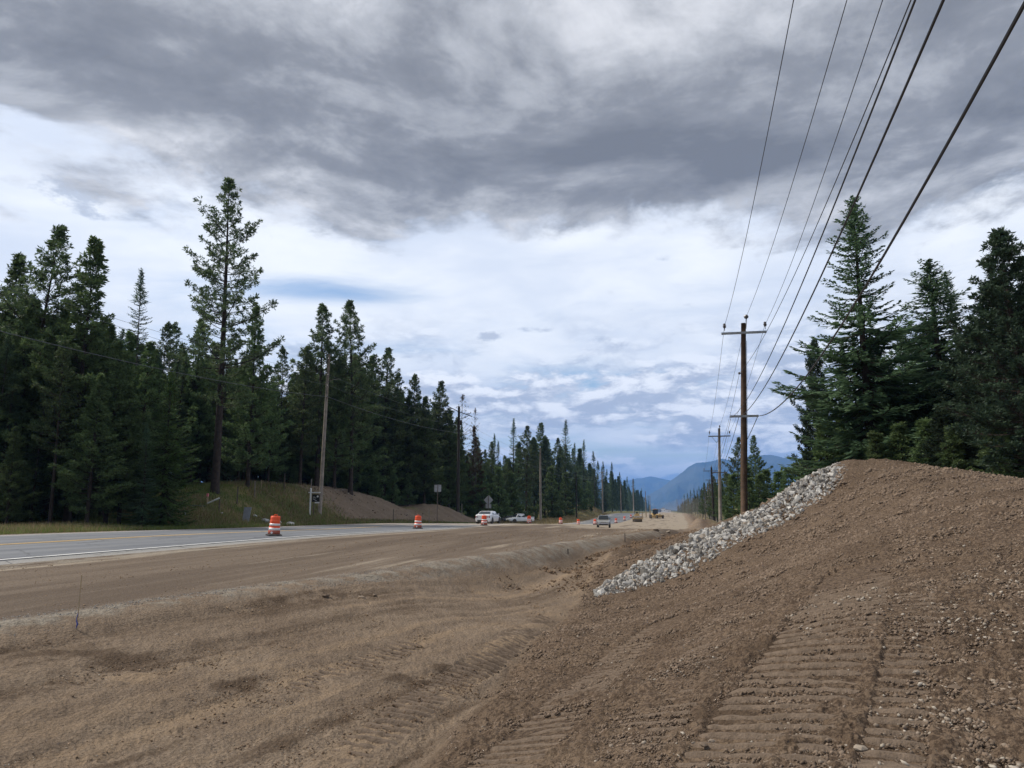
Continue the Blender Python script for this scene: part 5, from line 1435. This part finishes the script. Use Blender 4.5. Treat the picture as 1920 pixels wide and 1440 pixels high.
# left line
L1, XL1, HL1 = util_pole(600, 80, 664, 0.185, M['pole_grey'], 'tall tan wooden pole behind the black panel sign', group='utility poles on the left', lean=0.35)
for nm, py in (('insulator', 672), ('insulator', 702), ('insulator', 722), ('insulator', 744)):
    z = top_height(XL1, 80, 600, py)
    MB().lathe([(0.05, 0), (0.10, .05), (.06, .12), (.09, .17), (.04, .22)], 8, (0.42, -.15, z - .1)).build('insulator', M['insulator'], L1)
zz_ = top_height(XL1, 80, 600, 715)
MB().tube([(0.3, 0, zz_ - .1), (1.0, -.2, zz_ + .15), (2.0, -.2, zz_ + .18)], 0.035, 6).build('bracket', M['arm_grey'], L1)
L2, XL2, HL2 = util_pole(858.5, 125, 762, 0.25, M['pole_dark'], 'black-looking pole with slanting arms above the second dirt berm', group='utility poles on the left')
za = top_height(XL2, 125, 858, 772)
MB().tube([(-2.6, 0, za + 1.3), (0, -.1, za), (2.4, 0, za - 0.9)], 0.07, 5).build('crossarm', M['pole_dark'], L2)
MB().tube([(0, -.1, za - 1.4), (1.5, 0, za - .9), (2.2, 0, za - .1)], 0.05, 5).build('brace', M['pole_dark'], L2)
MB().lathe([(0.05, 0), (.24, .05), (.24, .8), (.1, .9)], 10, (0.42, -.2, za - 2.4)).build('transformer', M['pole_dark'], L2)
L3, XL3, HL3 = util_pole(1013.5, 172, 840, 0.24, M['pole_grey'], 'thin grey-tan pole right of the white pickup', group='utility poles on the left')
L4, XL4, HL4 = util_pole(1081, 205, 885, 0.17, M['pole_dark'], 'dark pole against the wood left of the grassy knoll', group='utility poles on the left')
L5, XL5, HL5 = util_pole(1130, 285, 884, 0.24, M['pole_grey'], 'pale pole on top of the grassy knoll', [(886, .9, 'arm_wood')], group='utility poles on the left')
util_pole(1164.5, 380, 905, 0.22, M['pole_grey'], 'pole against the wood right of the grassy knoll', group='utility poles on the left')
L7, XL7, HL7 = util_pole(1188, 480, 898, 0.3, M['pole_grey'], 'far pole above the yellow roller', group='utility poles on the left')
util_pole(1211, 700, 921, 0.35, M['pole_grey'], 'small far pole between roller and grader', group='utility poles on the left')
util_pole(1219, 900, 930, 0.35, M['pole_grey'], 'tiny far pole above the motor grader', group='utility poles on the left')

def wire(name, pts, r_, label, mt='wire', cat='wire', group='overhead wires'):
    o = MB().tube(pts, r_ * 0.68, 6).build(name, M[mt]); return tag(o, label, cat, group)
def span(a, b, sag, n=14):
    t = np.linspace(0, 1, n)[:, None]; p = np.array(a) * (1 - t) + np.array(b) * t
    p[:, 2] -= (4 * sag * t * (1 - t))[:, 0]; return p
gz1 = float(H(X1, 43)); gz2 = float(H(X2, 88)); gz3 = float(H(X3, 150)); gz4 = float(H(X4, 235))
z2 = lambda py: top_height(X2, 88, 1349, py) + gz2
z3 = lambda py: top_height(X3, 150, 1337, py) + gz3
def near_wire(xo, py1, px_top, py_top, dropf, r_, label, xo2, py2, xo3, py3, mt='wire', rise=0.4):
    A = np.array((X1 + xo + .55 * z1(py1) / H1, 43 - .16, z1(py1) + gz1))
    d = ray(px_top, py_top)
    yt = (A[2] * dropf) / (d[2] / d[1]); B = d * (yt / d[1])
    # quadratic in y for the height, straight in plan
    y0, zz0 = -4.0, A[2] + rise
    ys = np.linspace(A[1], -6.0, 40)
    xs_ = A[0] + (B[0] - A[0]) * (ys - A[1]) / (B[1] - A[1])
    def lag(yq):
        Y = [A[1], B[1], y0]; Z = [A[2], B[2], zz0]; s = 0
        for i in range(3):
            l = 1
            for j in range(3):
                if i != j: l = l * (yq - Y[j]) / (Y[i] - Y[j])
            s = s + Z[i] * l
        return s
    pts = np.stack([xs_, ys, lag(ys)], 1)[::-1]
    C = (X2 + xo2 + .35 * (z2(py2) - gz2) / H2, 88, z2(py2)); far = span(A, C, 0.55)[1:]
    E = (X3 + xo3, 150, z3(py3)); far2 = span(C, E, 0.7)[1:]
    E2 = (X4 + xo3, 235, gz4 + H4 - (z3(876) - z3(py3)) * .9); far3 = span(E, E2, 0.8)[1:]
    full = np.concatenate([pts, far, far2, far3])
    wire('power_line' if 'cable' not in label else 'cable', full, r_, label, mt)
near_wire(-1.06, 612, 1488, 0, 0.93, 0.014, 'leftmost overhead wire, tied to the left end of the upper crossarm', -1.1, 812, -1.4, 880)
near_wire(0.15, 594, 1588, 0, 0.93, 0.014, 'overhead wire tied to the very top of the big brown pole', 0.05, 800, 0, 874)
near_wire(1.14, 612, 1655, 0, 0.93, 0.014, 'overhead wire tied to the right end of the upper crossarm', 1.1, 812, 1.4, 880)
near_wire(-0.24, 700, 1708, 0, 0.90, 0.014, 'overhead wire crossing to the small insulator at the middle of the big pole', -.2, 852, -.2, 890)
near_wire(-0.70, 783, 1716, 0, 0.90, 0.016, 'overhead wire ending at the left tip of the short lower crossarm', -.7, 888, -.8, 900)
near_wire(-0.28, 783, 1769, 0, 0.90, 0.022, 'dark cable ending under the short lower crossarm left of the pole', -.3, 889, -.3, 901)
near_wire(0.74, 781, 1925, 0, 0.93, 0.032, 'thickest black cable sweeping from the top right corner to the short lower crossarm', .4, 889, .4, 901, rise=1.1)
def left_wire(pxs, xo, label, r_=0.016):
    """pxs: two picture points near the left edge and at the tan pole"""
    (pa, qa), (pb, qb) = pxs
    d = ray(pa, qa); xw = XL1 + 0.42
    ya = xw / (d[0] / d[1]); A = d * (ya / d[1])
    B = np.array((XL1 + .42, 79.9, top_height(XL1, 80, 600, qb) + float(H(XL1, 80))))
    dirv = (A - B); A2 = A + dirv * 0.35; A2[2] = A[2] + 0.4
    pts = np.concatenate([[A2], span(A, B, 0.5)])
    C = (XL2, 125, float(H(XL2, 125)) + HL2 - (qb - 664) / 1419 * 110 * .75)
    D = (XL3, 172, float(H(XL3, 172)) + HL3 - (qb - 664) / 1419 * 110 * .75)
    E = (XL4, 205, float(H(XL4, 205)) + HL4 - (qb - 664) / 1419 * 60 * .5)
    F = (XL5, 285, float(H(XL5, 285)) + HL5 - (qb - 664) / 1419 * 60 * .5)
    wire('power_line', np.concatenate([pts, span(B, C, .6)[1:], span(C, D, .6)[1:], span(D, E, .5)[1:], span(E, F, .7)[1:]]), r_, label, 'wire_alu', group='overhead wires on the left')
left_wire([(12, 531), (604, 702)], 0, 'upper thin wire crossing in front of the left trees')
left_wire([(12, 540), (604, 722)], 0, 'middle thin wire crossing in front of the left trees')
left_wire([(12, 624), (604, 744)], 0, 'lowest cable crossing in front of the left trees', 0.03)

# ============================================================ signs
def on_px(px, y, dz=0.0):
    d = ray(px, 950); x = y * d[0] / d[1]; return x, y, float(H(x, y)) + dz
# diamond warning sign from behind with plaque
x, y, z = on_px(915.5, 127); hh = lambda py: top_height(x, y, 915.5, py)
t = empty('road_sign', (x, y, z), 0, 'diamond warning sign seen from behind with small plaque, above the white sedan', 'sign')
MB().box((0, 0.04, hh(930) / 2), (0.10, 0.08, hh(930) + .2)).build('post', M['sign_post'], t)
c = hh(937.5); a = 0.84
MB().add([(-a, 0.1, c), (0, 0.1, c - a), (a, 0.1, c), (0, 0.1, c + a), (-a, 0.12, c), (0, 0.12, c - a), (a, 0.12, c), (0, 0.12, c + a)], [(0, 1, 2, 3), (7, 6, 5, 4), (0, 4, 5, 1), (1, 5, 6, 2), (2, 6, 7, 3), (3, 7, 4, 0)]).build('diamond_panel', M['sign_back'], t)
MB().box((0, 0.11, hh(949)), (0.98, 0.02, 0.72)).build('plaque', M['sign_back'], t)
x, y, z = on_px(820, 104); hh = lambda py: top_height(x, y, 820, py)
t = empty('road_sign', (x, y, z), 0.1, 'rectangular road sign seen from behind on the berm left of the black pole', 'sign')
MB().box((0, 0.04, hh(922) / 2), (0.10, 0.08, hh(922) + .4)).build('post', M['sign_post'], t)
MB().box((0, 0.1, hh(915.5)), (1.0, 0.02, 1.02)).build('sign_panel', M['sign_back'], t)
MB().box((0, 0.075, hh(915.5)), (0.08, 0.03, 1.02)).build('stiffener', M['sign_post'], t)
# realtor style post sign
x, y, z = on_px(581.5, 77); hh = lambda py: top_height(x, y, 581.5, py)
t = empty('yard_sign', (x, y, z), 0.05, 'white post with a hanging black panel sign in front of the tan pole', 'sign')
H0 = hh(917)
MB().box((0, 0, H0 / 2 - .1), (0.13, 0.13, H0 + .2)).lathe([(.09, 0), (.11, .04), (.02, .12)], 4, (0, 0, H0)).build('post', M['white_wood'], t)
MB().box((0.42, 0, hh(923.5)), (1.35, 0.09, 0.11)).build('arm', M['white_wood'], t)
zc_ = (hh(927) + hh(941)) / 2
pn = MB().box((0.62, 0, zc_), (0.86, 0.03, hh(927) - hh(941))).build('panel', M['panel'], t)
MB().lathe([(0.11, -0.022), (0.11, -0.017)], 16, (0.83, 0, zc_ + .18), 'Y').build('emblem', M['white_wood'], pn)
b = MB()
for k, (xx, zz2, ww) in enumerate([(0.42, .12, .26), (0.5, .02, .34)]): b.box((xx, -0.018, zc_ + zz2), (ww, 0.005, 0.035))
b.box((0.5, -0.018, zc_ - .18), (0.5, 0.005, 0.04), axis=(0.45, 'Y'))
b.build('print', M['white_wood'], pn)
MB().box((0.78, 0, zc_ - .48), (0.50, 0.03, 0.15)).build('rider', M['reflect'], t)
MB().box((0.42, 0.02, (hh(944)) / 2), (0.09, 0.09, hh(944))).build('short_post', M['sign_post'], t)

# ============================================================ stakes, posts, gate
def stick_post(px, y, toppy, w_, mt, label, name='survey_stake', cat='stake', tip=None, group=None, lean=0.0):
    x, y, z = on_px(px, y); h = max(0.3, top_height(x, y, px, toppy))
    if tip is None:
        o = MB().box((0, 0, h / 2 - .1), (w_, w_ * .6, h + .2), axis=(lean, 'Y')).build(name, M[mt], None, loc=(x, y, z)); return tag(o, label, cat, group)
    t = empty(name, (x, y, z), 0, label, cat, group)
    MB().box((0, 0, h / 2 - .1), (w_, w_ * .6, h + .2)).build('stake', M[mt], t)
    MB().box((0, -.01, h - .1), (w_ * 1.6, w_, .28)).build('tip', M[tip], t)
    return t
stick_post(348, 58, 960, 0.10, 'white_wood', 'white delineator post at the pavement edge near the metal gate', 'delineator_post', 'post')
stick_post(388, 62, 926, 0.11, 'stake', 'gate post with a white and pink top', 'gate_post', 'post', 'flag_pink')
stick_post(411, 62, 934, 0.09, 'fpost', 'grey fence post at the right end of the short white rail', 'fence_post', 'post')
for px, y, tpy, lb in [(444, 66, 912, 'thin fence post with a white tip left of the grey metal sheet'), (476, 70, 902, 'fence post on the grassy hill right of the white-tipped one'), (531, 78, 888, 'tall thin fence post on the crest of the grassy hill'),
                       (505, 76, 905, 'short dark fence post near the crest of the grassy hill'), (738, 96, 955, 'thin stake at the foot of the stony berm'), (805, 104, 953, 'pale stake on the green strip left of the square sign'), (866, 122, 944, 'pale stake just right of the black pole'), (944, 140, 967, 'wooden post between the white sedan and the dark car'),
                       (1001.5, 160, 960, 'brown wooden post right of the white pickup'), (582, 80, 898, 'short stake on the hill above the white sign post')]:
    stick_post(px, y, tpy, 0.10, 'fpost' if 'dark' in lb or 'thin' in lb else 'pole_grey', lb, 'fence_post', 'post')
stick_post(487, 72, 932, 0.09, 'stake', 'pale survey stake low on the grassy hill')
stick_post(488, 74, 900, 0.07, 'stake', 'pale survey lath high on the grassy hill')
# white rail
x0, y0, z0 = on_px(389, 62); x1, y1, z1_ = on_px(411, 62)
o = MB().tube([(x0, y0 - .06, z0 + top_height(x0, y0, 389, 944)), (x1, y1 - .06, z1_ + top_height(x1, y1, 411, 934))], 0.07, 5).build('white_rail', M['white_wood']); tag(o, 'short slanting white rail between two posts on the hill', 'rail')
# gate
xa, ya, za_ = on_px(306, 57); xb, yb, zb_ = on_px(386, 61.5)
t = empty('metal_gate', (xa, ya, za_), 0, 'low green tube gate left of the white rail', 'gate')
ta_ = top_height(xa, ya, 306, 944); tb_ = top_height(xb, yb, 386, 949) + zb_ - za_
for k, q in enumerate((0, .45, .9)):
    MB().tube([(0, 0, ta_ - q), (xb - xa, yb - ya, tb_ - q)], 0.035 if k else .05, 6).build('rail', M['gate'], t)
for f in (0.02, .25, .5, .75, .98):
    zt = ta_ + (tb_ - ta_) * f
    MB().tube([((xb - xa) * f, (yb - ya) * f, zt), ((xb - xa) * f, (yb - ya) * f, zt - 1.15)], 0.045, 6).build('upright', M['gate'], t)
# grey leaning panel
x, y, z = on_px(463, 63); h = top_height(x, y, 463, 951)
o = MB().add([(-.36, -.1, -.1), (.28, -.1, -.1), (.42, .05, h), (-.30, .05, h), (-.36, -.04, -.1), (.28, -.04, -.1), (.42, .11, h), (-.30, .11, h)], [(0, 1, 2, 3), (7, 6, 5, 4), (0, 4, 5, 1), (1, 5, 6, 2), (2, 6, 7, 3), (3, 7, 4, 0)]).build('metal_sheet', M['galv'], None, loc=(x, y, z))
tag(o, 'grey metal sheet leaning in the roadside grass', 'metal sheet')
for px, y, s, lb in [(479, 66, .55, 'low white boulder beside the grey metal sheet'), (499, 66, .85, 'white boulder in the grass left of the nearest drum'), (526, 68, .5, 'small white boulder above the nearest drum'), (545, 68, 1.15, 'largest white boulder in the grass, right above the nearest drum'), (417, 62, .35, 'small pale rock in the grass below the white rail')]:
    xx, yy, zz3 = on_px(px, y, s * .18); v, f = rock_tris(r4, s, .8)
    o = MB().add(v, f).build('boulder', M['boulder'], None, loc=(xx, yy, zz3)); tag(o, lb, 'boulder')
# debris sticks on the berm
for px, y, l, a, lb in [(606, 84, 2.2, .5, 'pale dead branch lying on the left side of the stony berm'), (598, 83, 1.4, .8, 'short pale branch low on the stony berm')]:
    xx, yy, zz3 = on_px(px, y, .12)
    o = MB().tube([(0, 0, .1), (l * .5, -.2, .05), (l, -.5, -.25)], [.04, .03, .015], 5).build('branch', M['stake'], None, loc=(xx, yy, zz3)); tag(o, lb, 'branch')
b = MB()
for k in range(420):
    yy = rr2.normal(95, 8); xx = float(EDGE_F(yy)) - rr2.uniform(1.6, 9); s = rr2.uniform(.08, .3); v, f = rock_tris(rr2, s)
    b.add(v + np.array((xx, yy, float(H(xx, yy)) + s * .1)), f)
o = b.build('berm_stones', M['pebble']); tag(o, 'stones scattered over the bare berm across the highway', None, None, 'stuff')

# flagged laths near the roadbed
p = hit(144, 1180); hh_ = (1180 - 1098) / 1400 * np.linalg.norm(p)
t = empty('survey_stake', on(p[0], p[1]), 0, 'thin lath with a blue ribbon at its foot at the gravel shoulder', 'stake')
MB().box((0, 0, hh_ / 2), (0.012, 0.008, hh_)).build('lath', M['stake'], t)
MB().tube([(0, 0, .20), (-.012, -.01, .12), (.01, -.01, .06), (-.015, 0, .0)], [.005, .004, .010, .003], 5).build('ribbon', M['flag_blue'], t)
for px, pyb, pyt, lb in [(1172, 1016, 1001, 'thin lath standing on the far right part of the roadbed'), (1065, 1041, 1030, 'tiny lath on the roadbed edge left of the soil heaps')]:
    p = hit(px, pyb); hq = (pyb - pyt) / 1400 * np.linalg.norm(p)
    o = MB().box((0, 0, hq / 2), (0.045, 0.02, hq)).build('survey_stake', M['fpost'], None, loc=on(p[0], p[1])); tag(o, lb, 'stake')
p = PT(1375, 962, 30); o = MB().box((0, 0, .35), (.05, .05, .9)).build('survey_stake', M['stake'], None, loc=on(p[0], p[1])); tag(o, 'short stake poking above the riprap left of the brown pole', 'stake')

# ============================================================ vehicles
def loft(secs):
    """secs: list of (u, [(w,z)...half outline from bottom to top]); u along +Y of the vehicle"""
    m = MB(); V = []; k = len(secs[0][1])
    for u, o in secs:
        V += [(w_, u, z) for w_, z in o] + [(-w_, u, z) for w_, z in reversed(o)]
    n = 2 * k
    F = [(i * n + j, i * n + (j + 1) % n, (i + 1) * n + (j + 1) % n, (i + 1) * n + j) for i in range(len(secs) - 1) for j in range(n)]
    F += [tuple(range(n))[::-1], tuple((len(secs) - 1) * n + j for j in range(n))]
    return m.add(V, F)
def body_sec(hw, zb, zt, crown=.82): return [(hw * .86, zb), (hw * .97, zb + .10), (hw, zb + (zt - zb) * .45), (hw * .975, zt - .10), (hw * .93, zt - .03), (hw * crown, zt)]
def wheels(t, ub, uf, hw, r_, wd=.22):
    for u in (ub, uf):
        for s in (-1, 1):
            o = MB().lathe([(r_ * .62, -wd / 2), (r_ * .95, -wd / 2), (r_, -wd / 4), (r_, wd / 4), (r_ * .95, wd / 2), (r_ * .62, wd / 2)], 20, (s * (hw - wd / 2), u, r_), 'X').build('wheel', M['rubber'], t)
            MB().lathe([(r_ * .60, -wd * .44), (r_ * .2, -wd * .3), (r_ * .2, wd * .3), (r_ * .60, wd * .44)], 12, (s * (hw - wd / 2 + .012 * s), u, r_), 'X').build('rim', M['rim'], o)
def car(label, cat, name, paint, L, W, hood, roof, trunk, ws, rs, zb=.22, wr=.33, rear=True, belt=None):
    """front at +Y. ws=(hood end, roof start), rs=(roof end, trunk start) as positions along the length from the centre"""
    t = empty(name, (0, 0, 0), 0, label, cat)
    hw = W / 2; belt = belt or hood + .04
    secs = [(-L / 2, body_sec(hw * .82, zb + .14, trunk - .10)), (-L / 2 + .12, body_sec(hw * .94, zb + .02, trunk - .02)), (-L / 2 + .6, body_sec(hw, zb, trunk)), (rs[1], body_sec(hw, zb, trunk + .02)), (0, body_sec(hw, zb, belt)), (ws[0], body_sec(hw, zb, hood + .02)), (L / 2 - .7, body_sec(hw * .98, zb, hood - .07)), (L / 2 - .15, body_sec(hw * .88, zb + .03, hood - .22)), (L / 2, body_sec(hw * .72, zb + .14, hood - .34))]
    loft(secs).build('body', paint, t)
    g = lambda u, wb, wt, z0, z1: (u, [(wb, z0), ((wb * .35 + wt * .65), z0 + (z1 - z0) * .75), (wt, z1 - .03), (wt * .85, z1)])
    rw = hw * .74
    cab = [(rs[1], [(hw * .86, trunk), (hw * .86, trunk + .01), (hw * .85, trunk + .02), (hw * .7, trunk + .03)]), g(rs[0], hw * .92, rw, belt - .03, roof - .02), g((rs[0] + ws[1]) / 2, hw * .94, rw, belt - .03, roof), g(ws[1], hw * .93, rw, belt - .03, roof - .03), (ws[0], [(hw * .88, hood), (hw * .88, hood + .01), (hw * .86, hood + .02), (hw * .7, hood + .03)])]
    loft(cab).build('cabin', paint, t)
    e = .012
    # glazing a touch proud of the cabin
    def gl(pts, nm): MB().add(pts, [tuple(range(len(pts)))]).build(nm, M['glass'], t)
    def lerp(a, b, f): return [a[i] + (b[i] - a[i]) * f for i in range(3)]
    a0, a1 = (hw * .80, ws[0] - .02, hood + .06), (rw * .88, ws[1] + .05, roof - .07)
    up = .035
    gl([(-a0[0], a0[1] + up, a0[2] + up), (a0[0], a0[1] + up, a0[2] + up), (a1[0], a1[1] + up, a1[2] + up), (-a1[0], a1[1] + up, a1[2] + up)], 'windscreen')
    b0, b1 = (hw * .78, rs[1] + .04, trunk + .06), (rw * .86, rs[0] - .05, roof - .08)
    gl([(b0[0], b0[1] - up, b0[2] + up), (-b0[0], b0[1] - up, b0[2] + up), (-b1[0], b1[1] - up, b1[2] + up), (b1[0], b1[1] - up, b1[2] + up)], 'rear_window')
    for s in (-1, 1):
        ww0 = (hw * .92 + .012) * s; ww1 = (rw + .035) * s
        m1 = (rs[0] + ws[1]) / 2 + .05
        zl, zh = belt + .02, roof - .10
        for (ua0, ub0, ua1, ub1) in ((rs[0] - .30 + .15, m1 - .04, rs[0] + .08, m1 - .04), (m1 + .04, ws[1] + (ws[0] - ws[1]) * .62, m1 + .04, ws[1] - .02)):
            gl([(ww0, ua0, zl), (ww0, ub0, zl), (ww1, ub1, zh), (ww1, ua1, zh)], 'side_window')
        MB().box((s * (hw + .07), ws[0] - .35, belt + .08), (.14, .10, .13)).build('mirror', paint, t)
        MB().box((s * hw * .70, L / 2 - .12, hood - .30), (.34, .12, .14)).build('headlight', M['lamp'], t)
        MB().box((s * hw * .74, -L / 2 + .06, trunk - .28), (.36, .12, .17)).build('tail_light', M['tail'], t)
        for u in (-L * .30, L * .305):
            MB().lathe([(wr + .075, 0), (wr + .075, .01)], 18, (s * (hw - .004) - (.0 if s > 0 else .01), u, wr + .01), 'X').build('wheel_arch', M['black'], t)
    MB().box((0, L / 2 - .045, hood - .36), (hw * .8, .06, .13)).build('grille', M['black'], t)
    MB().box((0, L / 2 - .02, zb + .16), (hw * 1.35, .08, .14)).build('front_intake', M['black'], t)
    MB().box((0, -L / 2 + .02, zb + .13), (hw * 1.3, .08, .20)).build('rear_valance', M['black'], t)
    MB().box((0, -L / 2 + .03, trunk - .33), (.32, .06, .13)).build('number_plate', M['reflect'], t)
    wheels(t, -L * .30, L * .305, hw + .01, wr)
    return t
def place(t, px, y, rz, dz=0.0):
    d = ray(px, 950); x = y * d[0] / d[1]
    t.location = (x, y, float(H(x, y)) + dz + .012); t.rotation_euler = (0, 0, rz)
t = car('white sedan driving away behind a dusty drum', 'car', 'parked_car', M['white_paint'], 4.85, 1.86, .96, 1.46, 1.08, (1.15, .45), (-1.05, -1.75), wr=.34); t.name = 'car'
place(t, 916, 87, -0.06)
t = car('champagne silver SUV coming toward the camera on the dirt lane', 'car', 'suv', M['silver_paint'], 4.7, 1.86, 1.12, 1.76, 1.15, (1.25, .70), (-1.95, -2.2), zb=.34, wr=.38)
place(t, 1131.5, 110, math.pi + .05)
MB().box((0, 2.33, .62), (1.55, .06, .16)).build('bumper', M['chrome'], t)
for s in (-1, 1): MB().box((s * .62, -.5, 1.79), (.05, 1.9, .05)).build('roof_rail', M['black'], t)
t = car('dark sedan half hidden at the left of the white pickup', 'car', 'dark_car', M['dark_paint'], 4.6, 1.8, .94, 1.42, 1.02, (1.1, .4), (-1.0, -1.65), wr=.32); t.name = 'car'
place(t, 953, 150, 2.0)
# pickup
t = car('white pickup truck stopped on the side road beside the orange drum', 'pickup truck', 'pickup_truck', M['white_paint'], 5.6, 1.95, 1.14, 1.86, 1.10, (1.35, .85), (-.55, -.70), zb=.38, wr=.40)
MB().box((0, -1.72, 1.115), (1.60, 1.75, .02)).build('bed_floor', M['black'], t)
for s in (-1, 1): MB().box((s * .90, -1.72, 1.18), (.10, 1.85, .14)).build('bed_side', M['white_paint'], t)
MB().box((0, -2.68, 1.17), (1.8, .08, .14)).build('tailgate', M['white_paint'], t)
MB().box((0, 2.80, .60), (1.8, .12, .20)).build('bumper', M['chrome'], t)
place(t, 975, 147, 2.25)

# roller
t = empty('road_roller', (0, 0, 0), 0, 'dusty yellow road roller with smooth drum facing the camera', 'roller')
o = MB().lathe([(.0, -1.05), (.72, -1.05), (.76, -1.0), (.76, 1.0), (.72, 1.05), (.0, 1.05)], 28, (0, -1.6, .76), 'X').build('drum', M['steel'], t)
MB().box((0, -2.45, .92), (2.4, .14, .30)).box((1.14, -1.6, .85), (.14, 1.8, .28)).box((-1.14, -1.6, .85), (.14, 1.8, .28)).box((0, -.72, .95), (2.4, .16, .5)).build('drum_frame', M['yellow'], t)
MB().box((0, .3, 1.25), (1.1, 1.9, .7), taper=.9).box((0, 1.6, 1.35), (1.5, 1.6, .9), taper=.86).build('body', M['yellow'], t)
MB().box((0, .25, 1.85), (1.2, .5, .6), taper=.8).build('console', M['yellow'], t)
MB().box((0, .85, 1.95), (.55, .5, .15)).box((0, 1.1, 2.2), (.55, .12, .5)).build('seat', M['black'], t)
for sx in (-.62, .62): MB().tube([(sx, 1.25, 1.7), (sx * .98, 1.25, 2.75), (sx * .98, .95, 2.85)], .04, 6).build('roll_bar', M['black'], t)
MB().tube([(-.61, 1.22, 2.78), (.61, 1.22, 2.78)], .04, 6).build('roll_bar', M['black'], t)
for s in (-1, 1): MB().lathe([(.2, -.22), (.68, -.24), (.74, -.12), (.74, .12), (.68, .24), (.2, .22)], 20, (s * .85, 1.7, .74), 'X').build('wheel', M['rubber'], t)
for s in (-1, 1): MB().lathe([(.07, 0), (.07, .04)], 10, (s * .45, -2.55, 1.12), 'Y').build('headlight', M['lamp'], t)
place(t, 1194.5, 176, .12); t.scale = (.88, .88, .88)
# grader
t = empty('motor_grader', (0, 0, 0), 0, 'yellow motor grader with wide blade and dark cab in the dust', 'grader')
MB().box((0, -.6, 1.35), (.34, 5.4, .34), axis=(-.06, 'X')).box((0, 3.2, 1.4), (1.15, 2.4, .9), taper=.9).build('frame', M['yellow'], t)
c = MB().box((0, 1.55, 2.35), (1.4, 1.5, 1.55), taper=.92).build('cab', M['glass'], t)
MB().box((0, 1.55, 3.18), (1.55, 1.65, .12)).build('cab_roof', M['yellow'], t)
for sx in (-1, 1):
    for uy in (.82, 2.28): MB().box((sx * .67, uy, 2.35), (.09, .09, 1.6)).build('cab_pillar', M['black'], t)
MB().lathe([(.10, 0), (.10, .12), (.05, .2)], 8, (0, 1.3, 3.24)).build('beacon', M['orange'], t)
MB().box((0, -.6, .62), (3.9, .10, .62), axis=(.25, 'X')).box((0, -.6, .34), (3.9, .06, .12)).build('blade', M['yellow'], t)
MB().lathe([(.75, 0), (.75, .12)], 20, (0, -.4, 1.0)).box((0, -.4, 1.2), (1.5, .16, .3)).build('circle', M['yellow'], t)
MB().box((0, -3.1, .9), (2.0, .22, .22)).box((0, -3.45, 1.15), (1.6, .2, .3)).build('front_axle', M['yellow'], t)
for u in (-3.1, 2.6, 4.0):
    for s in (-1, 1):
        o = MB().lathe([(.3, -.18), (.60, -.19), (.66, -.1), (.66, .1), (.60, .19), (.3, .18)], 18, (s * 1.08, u, .66), 'X').build('wheel', M['rubber'], t)
        MB().lathe([(.3, -.14), (.3, .14)], 12, (s * 1.1, u, .66), 'X').build('rim', M['yellow'], o)
for s in (-1, 1): MB().tube([(s * .5, -3.3, 1.2), (s * .55, -3.3, 1.75)], .04, 5).lathe([(.12, 0), (.12, .08)], 10, (s * .55, -3.42, 1.8), 'Y').build('headlight', M['lamp'], t)
place(t, 1231, 222, .35); t.scale = (.82, .82, .82)
# a few survey laths and barricade posts between roller and grader
for px, y, tpy, lb in [(1204, 230, 960, 'first pale post between the roller and the grader'), (1211, 235, 959, 'second pale post between the roller and the grader'), (1218.5, 240, 948, 'tall pale post just left of the motor grader')]:
    stick_post(px, y, tpy, .28, 'stake', lb, 'marker_post', 'post')
# distant buildings at the end of the road
for k, (px, y, w_, h, mt, lb) in enumerate([(1243, 1500, 9, 7, 'white_wood', 'tiny white building at the end of the road'), (1250, 1600, 16, 4, 'white_wood', 'long low pale building right of the tiny white one'), (1236, 1500, 7, 5, 'galv', 'tiny grey building left of the white one')]):
    d = ray(px, 950); x = y * d[0] / d[1]
    t = empty('distant_building', (x, y, float(H(x, y))), 0, lb, 'building')
    MB().box((0, 0, h / 2), (w_, 10, h)).build('wall', M[mt], t)
    MB().prism([(-w_ / 2 - .4, h), (w_ / 2 + .4, h), (0, h + 2.2)], -5.3, 5.3).build('roof', M['galv'], t)
    b = MB()
    for q in (-.25, .25): MB().box((w_ * q, -5.02, h * .5), (1.2, .06, 1.3)).build('window', M['glass'], t)

# ============================================================ air
def volume_mat(name, col, dens, aniso=0.0):
    m = bpy.data.materials.new(name); m.use_nodes = True; t = NT(m.node_tree)
    v = t.n('ShaderNodeVolumePrincipled'); out = t.n('ShaderNodeOutputMaterial')
    v.inputs['Color'].default_value = (*col, 1); v.inputs['Density'].default_value = dens; v.inputs['Anisotropy'].default_value = aniso
    t.t.links.new(v.outputs[0], out.inputs['Volume']); return m
o = MB().box((0, 8000, 430), (50000, 50000, 1060)).build('haze', volume_mat('haze', (0.23, 0.48, 1.0), 8.0e-5)); tag(o, 'thin blue haze over the whole valley', None, None, 'stuff')
# dust raised by the machines
def puff(x, y, z, rx, ry, rz, dens):
    m = MB(); prof = [(math.sin(a), -math.cos(a)) for a in np.linspace(0.02, math.pi - .02, 14)]
    m.lathe([(p, q) for p, q in prof], 24); o = m.build('dust_cloud', volume_mat('dust', (0.55, 0.50, 0.44), dens), None, True, (x, y, z)); o.scale = (rx, ry, rz)
    return tag(o, 'brown dust drifting over the roadworks', None, None, 'stuff')
puff(9.5, 265, -1.6, 11, 45, 4.6, 0.0028)
